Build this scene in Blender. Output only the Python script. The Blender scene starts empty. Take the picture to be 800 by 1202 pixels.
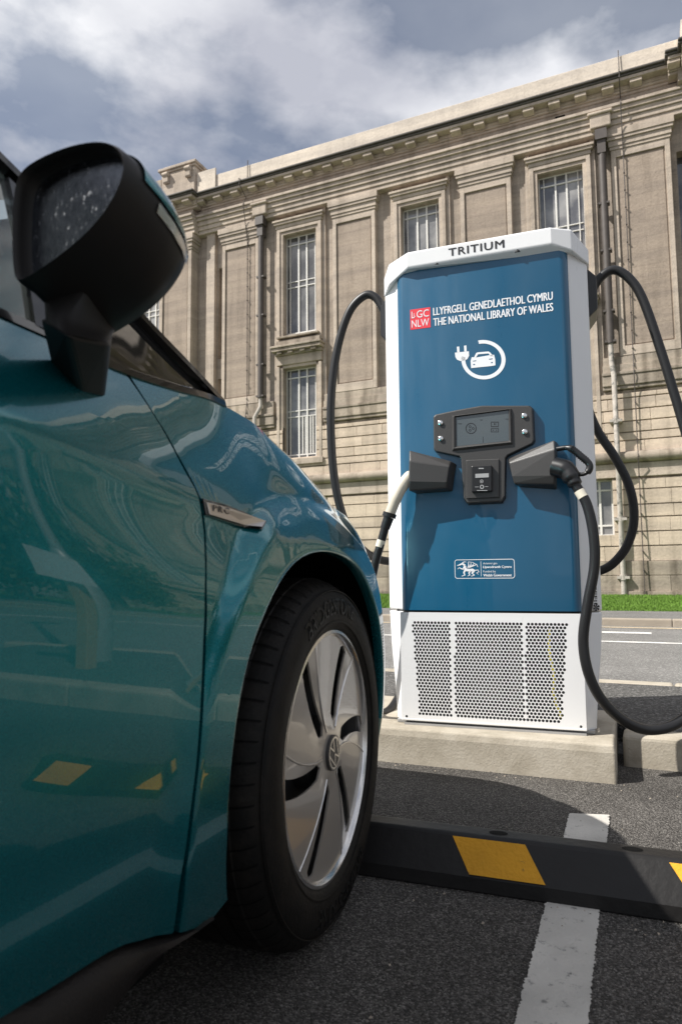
import bpy, bmesh, math, random
import numpy as np
from mathutils import Vector
random.seed(7)
PI = math.pi
S = bpy.context.scene
COL = S.collection

# ------------------------------------------------------------------ survey (camera station)
FP = 801.0; CH = .70
YAW = math.radians(24.1); PIT = math.atan(75.5/801); ROL = .0082
FW = np.array([-math.sin(YAW)*math.cos(PIT), math.cos(YAW)*math.cos(PIT), math.sin(PIT)])
_r0 = np.array([math.cos(YAW), math.sin(YAW), 0]); _u0 = np.cross(_r0, FW)
RT = _r0*math.cos(ROL)-_u0*math.sin(ROL); UP = _u0*math.cos(ROL)+_r0*math.sin(ROL)
CAM = np.array([0, 0, CH])
def ray(x, y): return FW+RT*((x-400)/FP)-UP*((y-601)/FP)
def onz(x, y, z=0): d = ray(x, y); return CAM+d*((z-CH)/d[2])
def onx(x, y, X): d = ray(x, y); return CAM+d*(X/d[0])
def ony(x, y, Y): d = ray(x, y); return CAM+d*(Y/d[1])
CP = np.array([-.227, 2.63, .127]); CN = np.array([.089, -.996, 0]); CT = np.array([.996, .089, 0])
def cplane(x, y, v=0):                       # charger frame (u along the front, v into the body, z up)
    P = CP-v*CN; d = ray(x, y); p = CAM+d*(((P-CAM)@CN)/(d@CN)); q = p-P
    return float(q@CT), float(p[2])
def cw(u, v, z): p = CP+u*CT-v*CN; return (p[0], p[1], z)

# ------------------------------------------------------------------ node helpers
def mat(name):
    m = bpy.data.materials.new(name); m.use_nodes = True
    nt = m.node_tree; b = nt.nodes['Principled BSDF']; return m, nt, b
def N(nt, t, **k):
    n = nt.nodes.new(t)
    for a, v in k.items():
        if a.startswith('_'): n.inputs[a[1:].replace('_', ' ')].default_value = v
        else: setattr(n, a, v)
    return n
def rgba(c): return (c[0], c[1], c[2], 1)
def simple(name, c, rough=.5, metal=0, coat=0, var=.06, scale=8, bump=0, bscale=60, spec=.5):
    m, nt, b = mat(name)
    b.inputs['Roughness'].default_value = rough; b.inputs['Metallic'].default_value = metal
    b.inputs['Coat Weight'].default_value = coat; b.inputs['Specular IOR Level'].default_value = spec
    tc = N(nt, 'ShaderNodeTexCoord'); no = N(nt, 'ShaderNodeTexNoise'); no.inputs['Scale'].default_value = scale
    no.inputs['Detail'].default_value = 6
    nt.links.new(tc.outputs['Object'], no.inputs['Vector'])
    mx = N(nt, 'ShaderNodeMix', data_type='RGBA')
    mx.inputs['A'].default_value = rgba([x*(1-var) for x in c]); mx.inputs['B'].default_value = rgba([min(1, x*(1+var)) for x in c])
    nt.links.new(no.outputs['Fac'], mx.inputs['Factor']); nt.links.new(mx.outputs['Result'], b.inputs['Base Color'])
    if bump:
        n2 = N(nt, 'ShaderNodeTexNoise'); n2.inputs['Scale'].default_value = bscale; n2.inputs['Detail'].default_value = 5
        nt.links.new(tc.outputs['Object'], n2.inputs['Vector'])
        bp = N(nt, 'ShaderNodeBump'); bp.inputs['Strength'].default_value = bump; bp.inputs['Distance'].default_value = .01
        nt.links.new(n2.outputs['Fac'], bp.inputs['Height']); nt.links.new(bp.outputs['Normal'], b.inputs['Normal'])
    return m
def ramp(nt, stops):
    r = N(nt, 'ShaderNodeValToRGB'); e = r.color_ramp.elements
    while len(e) < len(stops): e.new(.5)
    for i, (p, c) in enumerate(stops): e[i].position = p; e[i].color = rgba(c)
    return r
def stone(name, base, dark, joints=None, streak=.5, isl=.05):
    m, nt, b = mat(name); L = nt.links.new
    tc = N(nt, 'ShaderNodeTexCoord'); sp = N(nt, 'ShaderNodeSeparateXYZ'); L(tc.outputs['Object'], sp.inputs[0])
    n1 = N(nt, 'ShaderNodeTexNoise'); n1.inputs['Scale'].default_value = .55; n1.inputs['Detail'].default_value = 8; n1.inputs['Roughness'].default_value = .65
    L(tc.outputs['Object'], n1.inputs['Vector'])
    n2 = N(nt, 'ShaderNodeTexNoise'); n2.inputs['Scale'].default_value = 14; n2.inputs['Detail'].default_value = 8; n2.inputs['Roughness'].default_value = .7
    L(tc.outputs['Object'], n2.inputs['Vector'])
    mp = N(nt, 'ShaderNodeMapping'); mp.inputs['Scale'].default_value = (2.2, 2.2, .22); L(tc.outputs['Object'], mp.inputs['Vector'])
    n3 = N(nt, 'ShaderNodeTexNoise'); n3.inputs['Scale'].default_value = 1.3; n3.inputs['Detail'].default_value = 7; L(mp.outputs[0], n3.inputs['Vector'])
    mp2 = N(nt, 'ShaderNodeMapping'); mp2.inputs['Scale'].default_value = (.25, .25, 3.2); L(tc.outputs['Object'], mp2.inputs['Vector'])
    n4 = N(nt, 'ShaderNodeTexNoise'); n4.inputs['Scale'].default_value = 1.1; n4.inputs['Detail'].default_value = 5; L(mp2.outputs[0], n4.inputs['Vector'])
    # large blotches
    r1 = ramp(nt, [(.3, dark), (.7, base)]); L(n1.outputs['Fac'], r1.inputs[0])
    r2 = ramp(nt, [(.25, (.62,)*3), (.55, (1,)*3), (.8, (1.12,)*3)]); L(n2.outputs['Fac'], r2.inputs[0])
    mx = N(nt, 'ShaderNodeMix', data_type='RGBA', blend_type='MULTIPLY'); mx.inputs['Factor'].default_value = .55
    L(r1.outputs[0], mx.inputs['A']); L(r2.outputs[0], mx.inputs['B'])
    r3 = ramp(nt, [(.36, (.45, .44, .42)), (.52, (1, 1, 1))]); L(n3.outputs['Fac'], r3.inputs[0])
    m2 = N(nt, 'ShaderNodeMix', data_type='RGBA', blend_type='MULTIPLY'); m2.inputs['Factor'].default_value = streak
    L(mx.outputs['Result'], m2.inputs['A']); L(r3.outputs[0], m2.inputs['B'])
    r4 = ramp(nt, [(.35, (.84, .83, .82)), (.6, (1.08, 1.06, 1.02))]); L(n4.outputs['Fac'], r4.inputs[0])
    m3 = N(nt, 'ShaderNodeMix', data_type='RGBA', blend_type='MULTIPLY'); m3.inputs['Factor'].default_value = .9
    L(m2.outputs['Result'], m3.inputs['A']); L(r4.outputs[0], m3.inputs['B'])
    out = m3.outputs['Result']; hgt = n2.outputs['Fac']
    if joints:
        cx = N(nt, 'ShaderNodeCombineXYZ'); L(sp.outputs['X'], cx.inputs['X']); L(sp.outputs['Z'], cx.inputs['Y'])
        br = N(nt, 'ShaderNodeTexBrick'); br.inputs['Scale'].default_value = 1; br.inputs['Brick Width'].default_value = joints[0]; br.inputs['Row Height'].default_value = joints[1]
        br.inputs['Mortar Size'].default_value = .006; br.inputs['Color1'].default_value = (1.06, 1.05, 1.03, 1); br.inputs['Color2'].default_value = (.88, .88, .88, 1); br.inputs['Mortar'].default_value = (.66, .64, .62, 1)
        L(cx.outputs[0], br.inputs['Vector'])
        m4 = N(nt, 'ShaderNodeMix', data_type='RGBA', blend_type='MULTIPLY'); m4.inputs['Factor'].default_value = .6
        L(out, m4.inputs['A']); L(br.outputs['Color'], m4.inputs['B']); out = m4.outputs['Result']
    ge = N(nt, 'ShaderNodeNewGeometry'); mi = N(nt, 'ShaderNodeMapRange'); mi.inputs['To Min'].default_value = 1-isl; mi.inputs['To Max'].default_value = 1+isl*.6
    L(ge.outputs['Random Per Island'], mi.inputs[0]); hv = N(nt, 'ShaderNodeHueSaturation'); L(mi.outputs[0], hv.inputs['Value']); L(out, hv.inputs['Color']); out = hv.outputs['Color']
    L(out, b.inputs['Base Color']); b.inputs['Roughness'].default_value = .9; b.inputs['Specular IOR Level'].default_value = .25
    bp = N(nt, 'ShaderNodeBump'); bp.inputs['Strength'].default_value = .5; bp.inputs['Distance'].default_value = .03
    L(hgt, bp.inputs['Height']); L(bp.outputs['Normal'], b.inputs['Normal'])
    return m
def asphalt(name, lo, hi, bump=.6, scale=170, patch=.25, warm=(1, .97, .92)):
    m, nt, b = mat(name); L = nt.links.new
    tc = N(nt, 'ShaderNodeTexCoord')
    v = N(nt, 'ShaderNodeTexVoronoi'); v.inputs['Scale'].default_value = scale; L(tc.outputs['Object'], v.inputs['Vector'])
    hs = N(nt, 'ShaderNodeSeparateColor'); L(v.outputs['Color'], hs.inputs[0])
    r = ramp(nt, [(.0, [lo*w for w in warm]), (.55, [(lo*.6+hi*.4)*w for w in warm]), (.86, [hi*w for w in warm]), (1.0, [min(1, hi*1.6)*w for w in warm])]); L(hs.outputs[0], r.inputs[0])
    n = N(nt, 'ShaderNodeTexNoise'); n.inputs['Scale'].default_value = 1.7; n.inputs['Detail'].default_value = 7; L(tc.outputs['Object'], n.inputs['Vector'])
    r2 = ramp(nt, [(.3, (1-patch,)*3), (.7, (1+patch,)*3)]); L(n.outputs['Fac'], r2.inputs[0])
    mx = N(nt, 'ShaderNodeMix', data_type='RGBA', blend_type='MULTIPLY'); mx.inputs['Factor'].default_value = 1
    L(r.outputs[0], mx.inputs['A']); L(r2.outputs[0], mx.inputs['B']); L(mx.outputs['Result'], b.inputs['Base Color'])
    b.inputs['Roughness'].default_value = .85; b.inputs['Specular IOR Level'].default_value = .3
    inv = N(nt, 'ShaderNodeMath', operation='SUBTRACT'); inv.inputs[0].default_value = 1; L(v.outputs['Distance'], inv.inputs[1])
    n5 = N(nt, 'ShaderNodeTexNoise'); n5.inputs['Scale'].default_value = scale*.35; n5.inputs['Detail'].default_value = 4; L(tc.outputs['Object'], n5.inputs['Vector'])
    ad = N(nt, 'ShaderNodeMath', operation='ADD'); L(inv.outputs[0], ad.inputs[0]); L(n5.outputs['Fac'], ad.inputs[1])
    bp = N(nt, 'ShaderNodeBump'); bp.inputs['Strength'].default_value = bump; bp.inputs['Distance'].default_value = .004
    L(ad.outputs[0], bp.inputs['Height']); L(bp.outputs['Normal'], b.inputs['Normal'])
    return m
def worn_paint(name, col, under=.09, wear=.42, scale=30):
    m, nt, b = mat(name); L = nt.links.new
    tc = N(nt, 'ShaderNodeTexCoord')
    n = N(nt, 'ShaderNodeTexNoise'); n.inputs['Scale'].default_value = scale; n.inputs['Detail'].default_value = 9; n.inputs['Roughness'].default_value = .75
    L(tc.outputs['Object'], n.inputs['Vector'])
    r = ramp(nt, [(wear-.06, (0, 0, 0)), (wear+.04, (1, 1, 1))]); L(n.outputs['Fac'], r.inputs[0])
    n2 = N(nt, 'ShaderNodeTexNoise'); n2.inputs['Scale'].default_value = 6; n2.inputs['Detail'].default_value = 8; L(tc.outputs['Object'], n2.inputs['Vector'])
    r2 = ramp(nt, [(.3, [c*.72 for c in col]), (.65, col)]); L(n2.outputs['Fac'], r2.inputs[0])
    mx = N(nt, 'ShaderNodeMix', data_type='RGBA'); mx.inputs['A'].default_value = (under, under, under*.95, 1)
    L(r.outputs[0], mx.inputs['Factor']); L(r2.outputs[0], mx.inputs['B']); L(mx.outputs['Result'], b.inputs['Base Color'])
    b.inputs['Roughness'].default_value = .8
    n3 = N(nt, 'ShaderNodeTexNoise'); n3.inputs['Scale'].default_value = 120; n3.inputs['Detail'].default_value = 4; L(tc.outputs['Object'], n3.inputs['Vector'])
    bp = N(nt, 'ShaderNodeBump'); bp.inputs['Strength'].default_value = .5; bp.inputs['Distance'].default_value = .004
    L(n3.outputs['Fac'], bp.inputs['Height']); L(bp.outputs['Normal'], b.inputs['Normal'])
    return m

M = {}
M['stone'] = stone('limestone_upper', (.462, .396, .336), (.37, .318, .272), (1.1, .42), .5)
M['panel'] = stone('sandstone_panel', (.395, .328, .272), (.322, .268, .224), (1.6, .45), .3)
M['rust'] = stone('limestone_rusticated', (.645, .54, .435), (.55, .462, .375), None, .3, isl=.10)
M['trim'] = stone('limestone_trim', (.54, .462, .388), (.435, .372, .315), None, .4)
M['dirty'] = stone('weathered_band_stone', (.47, .40, .325), (.27, .235, .20), None, .8, isl=.14)
M['pale'] = stone('parapet_stone', (.68, .61, .53), (.60, .54, .47), (1.5, .6), .15)
M['lead'] = simple('weathered_lead', (.085, .075, .065), .7, var=.5, scale=3)
M['pipe_dark'] = simple('dark_cast_iron', (.075, .062, .055), .6, var=.4, scale=4)
M['pipe_worn'] = worn_paint('flaking_pipe_paint', (.50, .45, .40), .12, .44, 3.5)
M['white_frame'] = simple('white_window_paint', (.72, .70, .66), .45)
M['asphalt'] = asphalt('car_park_asphalt', .038, .165, .9, 320, .25, (1, .93, .85))
M['road'] = asphalt('road_asphalt', .13, .23, .4, 110, .12)
M['island'] = asphalt('island_asphalt', .05, .14, .7, 120, .2)
M['path'] = asphalt('footpath_asphalt', .13, .19, .3, 60, .1)
M['paint_white'] = worn_paint('worn_white_line_paint', (.58, .55, .50), .12, .385, 34)
M['paint_cream'] = worn_paint('worn_cream_line_paint', (.62, .50, .33), .2, .36, 3)
M['paint_far'] = worn_paint('road_white_paint', (.78, .76, .72), .2, .33, 3)
M['yellow'] = worn_paint('yellow_marking', (.80, .38, .02), .05, .345, 38)
M['rubber'] = simple('black_rubber', (.015, .014, .0135), .45, var=.35, scale=9, bump=.12, bscale=60)
M['tyre'] = simple('tyre_rubber', (.0105, .0095, .009), .6, var=.3, scale=15, bump=.15, bscale=180)
_nt = M['tyre'].node_tree; _b = _nt.nodes['Principled BSDF']; _tc = N(_nt, 'ShaderNodeTexCoord'); _n = N(_nt, 'ShaderNodeTexNoise'); _n.inputs['Scale'].default_value = 22; _n.inputs['Detail'].default_value = 9; _n.inputs['Roughness'].default_value = .7
_nt.links.new(_tc.outputs['Object'], _n.inputs['Vector']); _r = ramp(_nt, [(.42, (.007, .0065, .006)), (.66, (.015, .0125, .0105)), (.80, (.04, .034, .028))]); _nt.links.new(_n.outputs['Fac'], _r.inputs[0]); _nt.links.new(_r.outputs[0], _b.inputs['Base Color'])
M['tyre_text'] = simple('tyre_lettering_rubber', (.009, .009, .009), .45)
M['concrete'] = None
m, nt, b = mat('cast_concrete'); L = nt.links.new
tc = N(nt, 'ShaderNodeTexCoord'); n = N(nt, 'ShaderNodeTexNoise'); n.inputs['Scale'].default_value = 7; n.inputs['Detail'].default_value = 9; n.inputs['Roughness'].default_value = .7
L(tc.outputs['Object'], n.inputs['Vector']); r = ramp(nt, [(.28, (.27, .235, .18)), (.5, (.40, .355, .285)), (.75, (.50, .455, .38))]); L(n.outputs['Fac'], r.inputs[0])
v = N(nt, 'ShaderNodeTexVoronoi'); v.inputs['Scale'].default_value = 55; L(tc.outputs['Object'], v.inputs['Vector'])
r2 = ramp(nt, [(.02, (.35,)*3), (.13, (1,)*3)]); L(v.outputs['Distance'], r2.inputs[0])
n6 = N(nt, 'ShaderNodeTexNoise'); n6.inputs['Scale'].default_value = 9; L(tc.outputs['Object'], n6.inputs['Vector'])
r6 = ramp(nt, [(.5, (0,)*3), (.6, (1,)*3)]); L(n6.outputs['Fac'], r6.inputs[0])
mx = N(nt, 'ShaderNodeMix', data_type='RGBA', blend_type='MULTIPLY'); L(r6.outputs[0], mx.inputs['Factor']); L(r.outputs[0], mx.inputs['A']); L(r2.outputs[0], mx.inputs['B'])
L(mx.outputs['Result'], b.inputs['Base Color']); b.inputs['Roughness'].default_value = .9
n7 = N(nt, 'ShaderNodeTexNoise'); n7.inputs['Scale'].default_value = 130; n7.inputs['Detail'].default_value = 6; L(tc.outputs['Object'], n7.inputs['Vector'])
bp = N(nt, 'ShaderNodeBump'); bp.inputs['Strength'].default_value = .5; bp.inputs['Distance'].default_value = .003; L(n7.outputs['Fac'], bp.inputs['Height']); L(bp.outputs['Normal'], b.inputs['Normal'])
M['concrete'] = m
M['kerbstone'] = simple('kerb_concrete', (.34, .29, .23), .9, var=.25, scale=5, bump=.4, bscale=80)
M['grass_base'] = simple('turf', (.07, .13, .02), .95, var=.35, scale=1.4)
M['blade'] = simple('grass_blades', (.11, .21, .022), .8, var=.4, scale=.9)
M['white'] = simple('white_powder_coat', (.80, .80, .80), .38, var=.02, coat=.3)
M['blue'] = simple('blue_vinyl_wrap', (.006, .090, .178), .30, var=.10, coat=.5, scale=2.5)
for _k in ('blue', 'white'):
    _nt = M[_k].node_tree; _b = _nt.nodes['Principled BSDF']; _tc = N(_nt, 'ShaderNodeTexCoord'); _mp = N(_nt, 'ShaderNodeMapping'); _mp.inputs['Scale'].default_value = (9, 9, 1.6)
    _n = N(_nt, 'ShaderNodeTexNoise'); _n.inputs['Scale'].default_value = 2.2; _n.inputs['Detail'].default_value = 9; _nt.links.new(_tc.outputs['Object'], _mp.inputs[0]); _nt.links.new(_mp.outputs[0], _n.inputs['Vector'])
    _r = ramp(_nt, [(.3, (.27,)*3), (.75, (.42,)*3)]); _nt.links.new(_n.outputs['Fac'], _r.inputs[0]); _nt.links.new(_r.outputs[0], _b.inputs['Roughness'])
M['sticker'] = simple('white_vinyl_lettering', (.82, .83, .85), .4, var=.01)
M['red'] = simple('red_vinyl', (.78, .05, .07), .4, var=.03)
M['ink'] = simple('black_lettering', (.02, .02, .022), .4)
M['dark_plastic'] = simple('dark_grey_plastic', (.045, .043, .042), .42, var=.08, bump=.08, bscale=350)
M['black_plastic'] = simple('black_plastic', (.012, .012, .013), .35, var=.15)
M['mirror_plastic'] = simple('mirror_housing_plastic', (.016, .0145, .014), .42, var=.15, bump=.05, bscale=500)
M['screen'] = simple('unlit_screen', (.07, .085, .09), .12, var=.1, coat=1)
M['screen_ink'] = simple('screen_symbols', (.02, .022, .024), .3)
M['chrome'] = simple('polished_metal', (.75, .74, .72), .16, 1)
M['cable'] = simple('cable_jacket', (.014, .014, .015), .42, var=.1)
M['cream_plastic'] = simple('cream_connector_plastic', (.60, .54, .44), .45, var=.08, scale=20)
M['label_cream'] = simple('cable_label', (.75, .70, .58), .5)
M['yellow_wire'] = simple('yellow_wire', (.7, .6, .03), .5)
M['inner_metal'] = simple('inner_metal', (.06, .056, .05), .5, .3, var=.3)
M['inner_dark'] = simple('inner_dark', (.012, .012, .012), .8)
# car paint
m, nt, b = mat('teal_metallic_paint'); L = nt.links.new
b.inputs['Base Color'].default_value = (.0, .152, .180, 1); b.inputs['Metallic'].default_value = .68; b.inputs['Roughness'].default_value = .33
b.inputs['Coat Weight'].default_value = 1; b.inputs['Coat Roughness'].default_value = .015; b.inputs['Coat IOR'].default_value = 1.43
tc = N(nt, 'ShaderNodeTexCoord'); v = N(nt, 'ShaderNodeTexVoronoi'); v.inputs['Scale'].default_value = 1600; L(tc.outputs['Object'], v.inputs['Vector'])
sc = N(nt, 'ShaderNodeSeparateColor'); L(v.outputs['Color'], sc.inputs[0]); mr = N(nt, 'ShaderNodeMapRange'); mr.inputs['To Min'].default_value = .16; mr.inputs['To Max'].default_value = .30
L(sc.outputs[0], mr.inputs[0]); L(mr.outputs[0], b.inputs['Roughness'])
M['car'] = m
M['car_black'] = simple('gloss_black_trim', (.006, .006, .007), .12, coat=.8)
M['sill'] = simple('grained_sill_plastic', (.014, .012, .0115), .5, var=.2, bump=.2, bscale=260)
M['wheel'] = simple('silver_grey_wheel_cover', (.36, .325, .285), .22, .25, coat=.6, var=.03)
M['wheel_rim'] = simple('bright_rim_edge', (.72, .70, .68), .22, .9)
M['wheel_dark'] = simple('wheel_shadow_plastic', (.006, .006, .006), .6)
M['silver'] = simple('brushed_badge', (.62, .57, .52), .3, .9)
M['mirror_glass'] = None
m, nt, b = mat('wet_mirror_glass'); L = nt.links.new
b.inputs['Base Color'].default_value = (.22, .24, .26, 1); b.inputs['Metallic'].default_value = 1
tc = N(nt, 'ShaderNodeTexCoord'); n = N(nt, 'ShaderNodeTexNoise'); n.inputs['Scale'].default_value = 210; n.inputs['Detail'].default_value = 8; n.inputs['Roughness'].default_value = .72
mp = N(nt, 'ShaderNodeMapping'); mp.inputs['Scale'].default_value = (1, 1, .45); L(tc.outputs['Object'], mp.inputs['Vector']); L(mp.outputs[0], n.inputs['Vector'])
r = ramp(nt, [(.56, (.06,)*3), (.70, (.45,)*3)]); L(n.outputs['Fac'], r.inputs[0]); L(r.outputs[0], b.inputs['Roughness'])
rb = ramp(nt, [(.40, (.12, .13, .145)), (.60, (.20, .21, .225)), (.72, (.34, .34, .35))]); L(n.outputs['Fac'], rb.inputs[0]); L(rb.outputs[0], b.inputs['Base Color'])
bp = N(nt, 'ShaderNodeBump'); bp.inputs['Strength'].default_value = .22; bp.inputs['Distance'].default_value = .002; L(n.outputs['Fac'], bp.inputs['Height']); L(bp.outputs['Normal'], b.inputs['Normal'])
M['mirror_glass'] = m
def glass(name, tint, rough=.02, trans=.85):
    m, nt, b = mat(name)
    b.inputs['Base Color'].default_value = rgba(tint); b.inputs['Roughness'].default_value = rough
    b.inputs['Transmission Weight'].default_value = trans; b.inputs['IOR'].default_value = 1.5; b.inputs['Coat Weight'].default_value = .5
    return m
M['car_glass'] = glass('tinted_car_glass', (.35, .40, .38), .01, .85)
M['dark_glass'] = simple('smoked_glass', (.012, .012, .012), .03, coat=1, var=.05)
M['clear_lens'] = glass('clear_lamp_lens', (.9, .9, .92), .03, .8)
m, nt, b = mat('building_window_glass'); L = nt.links.new
tc = N(nt, 'ShaderNodeTexCoord'); n = N(nt, 'ShaderNodeTexNoise'); n.inputs['Scale'].default_value = 1.1; n.inputs['Detail'].default_value = 5; L(tc.outputs['Object'], n.inputs['Vector'])
r = ramp(nt, [(.38, (.09, .09, .097)), (.60, (.26, .255, .25))]); L(n.outputs['Fac'], r.inputs[0]); oi = N(nt, 'ShaderNodeObjectInfo'); mi = N(nt, 'ShaderNodeMapRange'); mi.inputs['To Min'].default_value = .55; mi.inputs['To Max'].default_value = 1.35; L(oi.outputs['Random'], mi.inputs[0]); hv = N(nt, 'ShaderNodeHueSaturation'); L(mi.outputs[0], hv.inputs['Value']); L(r.outputs[0], hv.inputs['Color']); L(hv.outputs[0], b.inputs['Base Color'])
b.inputs['Roughness'].default_value = .06; b.inputs['Coat Weight'].default_value = 1
bp = N(nt, 'ShaderNodeBump'); bp.inputs['Strength'].default_value = .12; bp.inputs['Distance'].default_value = .2; L(n.outputs['Fac'], bp.inputs['Height']); L(bp.outputs['Normal'], b.inputs['Normal'])
M['bglass'] = m
M['galv'] = simple('galvanised_steel', (.40, .40, .40), .5, .4, var=.2, scale=12)
M['wood'] = simple('weathered_timber', (.42, .28, .15), .8, var=.25, scale=5)
for _k, _sp in (('tyre', .18), ('rubber', .3), ('sill', .2), ('mirror_plastic', .3), ('wheel_dark', .05), ('cable', .4), ('asphalt', .15), ('tyre_text', .2)):
    M[_k].node_tree.nodes['Principled BSDF'].inputs['Specular IOR Level'].default_value = _sp
M['leaf'] = simple('leaves', (.045, .085, .02), .6, var=.45, scale=2)
M['bark'] = simple('bark', (.10, .075, .05), .9, var=.3)
M['seat'] = simple('seat_fabric', (.03, .03, .032), .8)

# ------------------------------------------------------------------ mesh helpers
class MB:
    def __init__(s): s.v = []; s.f = []
    def add(s, vs, fs):
        o = len(s.v); s.v += [tuple(map(float, p)) for p in vs]; s.f += [tuple(i+o for i in f) for f in fs]; return s
    def box(s, x0, x1, y0, y1, z0, z1):
        return s.add([(x0, y0, z0), (x1, y0, z0), (x1, y1, z0), (x0, y1, z0), (x0, y0, z1), (x1, y0, z1), (x1, y1, z1), (x0, y1, z1)],
                     [(0, 3, 2, 1), (4, 5, 6, 7), (0, 1, 5, 4), (1, 2, 6, 5), (2, 3, 7, 6), (3, 0, 4, 7)])
    def cbox(s, u0, u1, v0, v1, z0, z1):     # box in the charger frame
        vs = [cw(u, v, z) for z in (z0, z1) for u, v in ((u0, v0), (u1, v0), (u1, v1), (u0, v1))]
        return s.add(vs, [(0, 3, 2, 1), (4, 5, 6, 7), (0, 1, 5, 4), (1, 2, 6, 5), (2, 3, 7, 6), (3, 0, 4, 7)])
    def loft(s, rings, closed=True, caps=True):
        n = len(rings[0]); vs = [p for r in rings for p in r]; fs = []
        for i in range(len(rings)-1):
            for j in range(n if closed else n-1):
                k = (j+1) % n; fs.append((i*n+j, i*n+k, (i+1)*n+k, (i+1)*n+j))
        if caps and closed: fs.append(tuple(range(n))[::-1]); fs.append(tuple((len(rings)-1)*n+j for j in range(n)))
        return s.add(vs, fs)
    def grid(s, rows): return s.loft(rows, closed=False, caps=False)
    def prism(s, poly, off):                 # poly: list of 3-D points, off: extrusion vector
        off = np.array(off); return s.loft([[np.array(p) for p in poly], [np.array(p)+off for p in poly]])
    def tube(s, pts, r, seg=12, caps=True):
        pts = [np.array(p, float) for p in pts]; rings = []
        t = pts[1]-pts[0]; a = np.array([0, 0, 1.]) if abs(t[2]) < .9*np.linalg.norm(t) else np.array([1., 0, 0])
        nrm = np.cross(t, a); nrm /= np.linalg.norm(nrm)
        for i, p in enumerate(pts):
            t = pts[min(i+1, len(pts)-1)]-pts[max(i-1, 0)]; t = t/np.linalg.norm(t)
            nrm = nrm-t*(nrm@t); nrm /= np.linalg.norm(nrm); b_ = np.cross(t, nrm)
            rr = r[i] if hasattr(r, '__len__') else r
            rings.append([p+rr*(nrm*math.cos(q)+b_*math.sin(q)) for q in (2*PI*k/seg for k in range(seg))])
        return s.loft(rings, True, caps)
    def build(s, name, m, parent=None, smooth=None, bevel=0, bseg=2):
        me = bpy.data.meshes.new(name); off = Vector((0, 0, 0)); q = parent
        while q is not None: off += q.location; q = q.parent
        me.from_pydata([tuple(Vector(p)-off) for p in s.v], [], s.f); me.update()
        bm = bmesh.new(); bm.from_mesh(me)
        bmesh.ops.recalc_face_normals(bm, faces=bm.faces)
        if smooth is not None:
            for f in bm.faces: f.smooth = True
            for e in bm.edges:
                if len(e.link_faces) == 2 and e.calc_face_angle(0) > math.radians(smooth): e.smooth = False
        bm.to_mesh(me); bm.free()
        if m: me.materials.append(m)
        o = bpy.data.objects.new(name, me); COL.objects.link(o); o.parent = parent
        if bevel:
            md = o.modifiers.new('bevel', 'BEVEL'); md.width = bevel; md.segments = bseg; md.limit_method = 'ANGLE'; md.angle_limit = math.radians(35); md.harden_normals = False
        return o
def tag(o, label=None, cat=None, group=None, kind=None):
    if label: o['label'] = label
    if cat: o['category'] = cat
    if group: o['group'] = group
    if kind: o['kind'] = kind
    return o
def empty(name, loc, label=None, cat=None, group=None):
    o = bpy.data.objects.new(name, None); COL.objects.link(o); o.location = loc; o.empty_display_size = .1
    return tag(o, label, cat, group)
def kids(o): return [c for c in bpy.data.objects if c.parent == o]
def copy_tree(o, parent=None):
    c = o.copy(); COL.objects.link(c); c.parent = parent
    for ch in kids(o): copy_tree(ch, c)
    return c
def smoothpath(pts, n=8):
    P = [np.array(p, float) for p in pts]; P = [2*P[0]-P[1]]+P+[2*P[-1]-P[-2]]; out = []
    for i in range(1, len(P)-2):
        for k in range(n):
            t = k/n; a, b_, c, d = P[i-1], P[i], P[i+1], P[i+2]
            out.append(.5*((2*b_)+(-a+c)*t+(2*a-5*b_+4*c-d)*t*t+(-a+3*b_-3*c+d)*t**3))
    out.append(P[-2]); return out
def interp(x, xs, ys): return float(np.interp(x, xs, ys))
def pchip(xs, ys):                           # smooth monotone-ish interpolation
    xs = np.array(xs, float); ys = np.array(ys, float); d = np.diff(ys)/np.diff(xs); m_ = np.zeros(len(xs))
    for i in range(1, len(xs)-1):
        if d[i-1]*d[i] > 0: w1 = 2*(xs[i+1]-xs[i])+(xs[i]-xs[i-1]); w2 = (xs[i+1]-xs[i])+2*(xs[i]-xs[i-1]); m_[i] = (w1+w2)/(w1/d[i-1]+w2/d[i])
    m_[0] = d[0]; m_[-1] = d[-1]
    def f(x):
        if x <= xs[0]: return float(ys[0]+m_[0]*(x-xs[0]))
        if x >= xs[-1]: return float(ys[-1]+m_[-1]*(x-xs[-1]))
        i = int(np.searchsorted(xs, x))-1; h = xs[i+1]-xs[i]; t = (x-xs[i])/h
        return float((2*t**3-3*t*t+1)*ys[i]+(t**3-2*t*t+t)*h*m_[i]+(-2*t**3+3*t*t)*ys[i+1]+(t**3-t*t)*h*m_[i+1])
    return f
def text_mesh(body, extr=.001, offset=0., spacing=1.0):
    c = bpy.data.curves.new('lettering', 'FONT'); c.body = body; c.size = 1; c.extrude = extr; c.offset = offset; c.space_character = spacing; c.resolution_u = 3
    o = bpy.data.objects.new('lettering', c); COL.objects.link(o); bpy.context.view_layer.update()
    me = bpy.data.meshes.new_from_object(o.evaluated_get(bpy.context.evaluated_depsgraph_get()))
    v = [tuple(p.co) for p in me.vertices]; f = [tuple(p.vertices) for p in me.polygons]
    bpy.data.objects.remove(o); bpy.data.curves.remove(c); bpy.data.meshes.remove(me)
    return v, f
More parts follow.
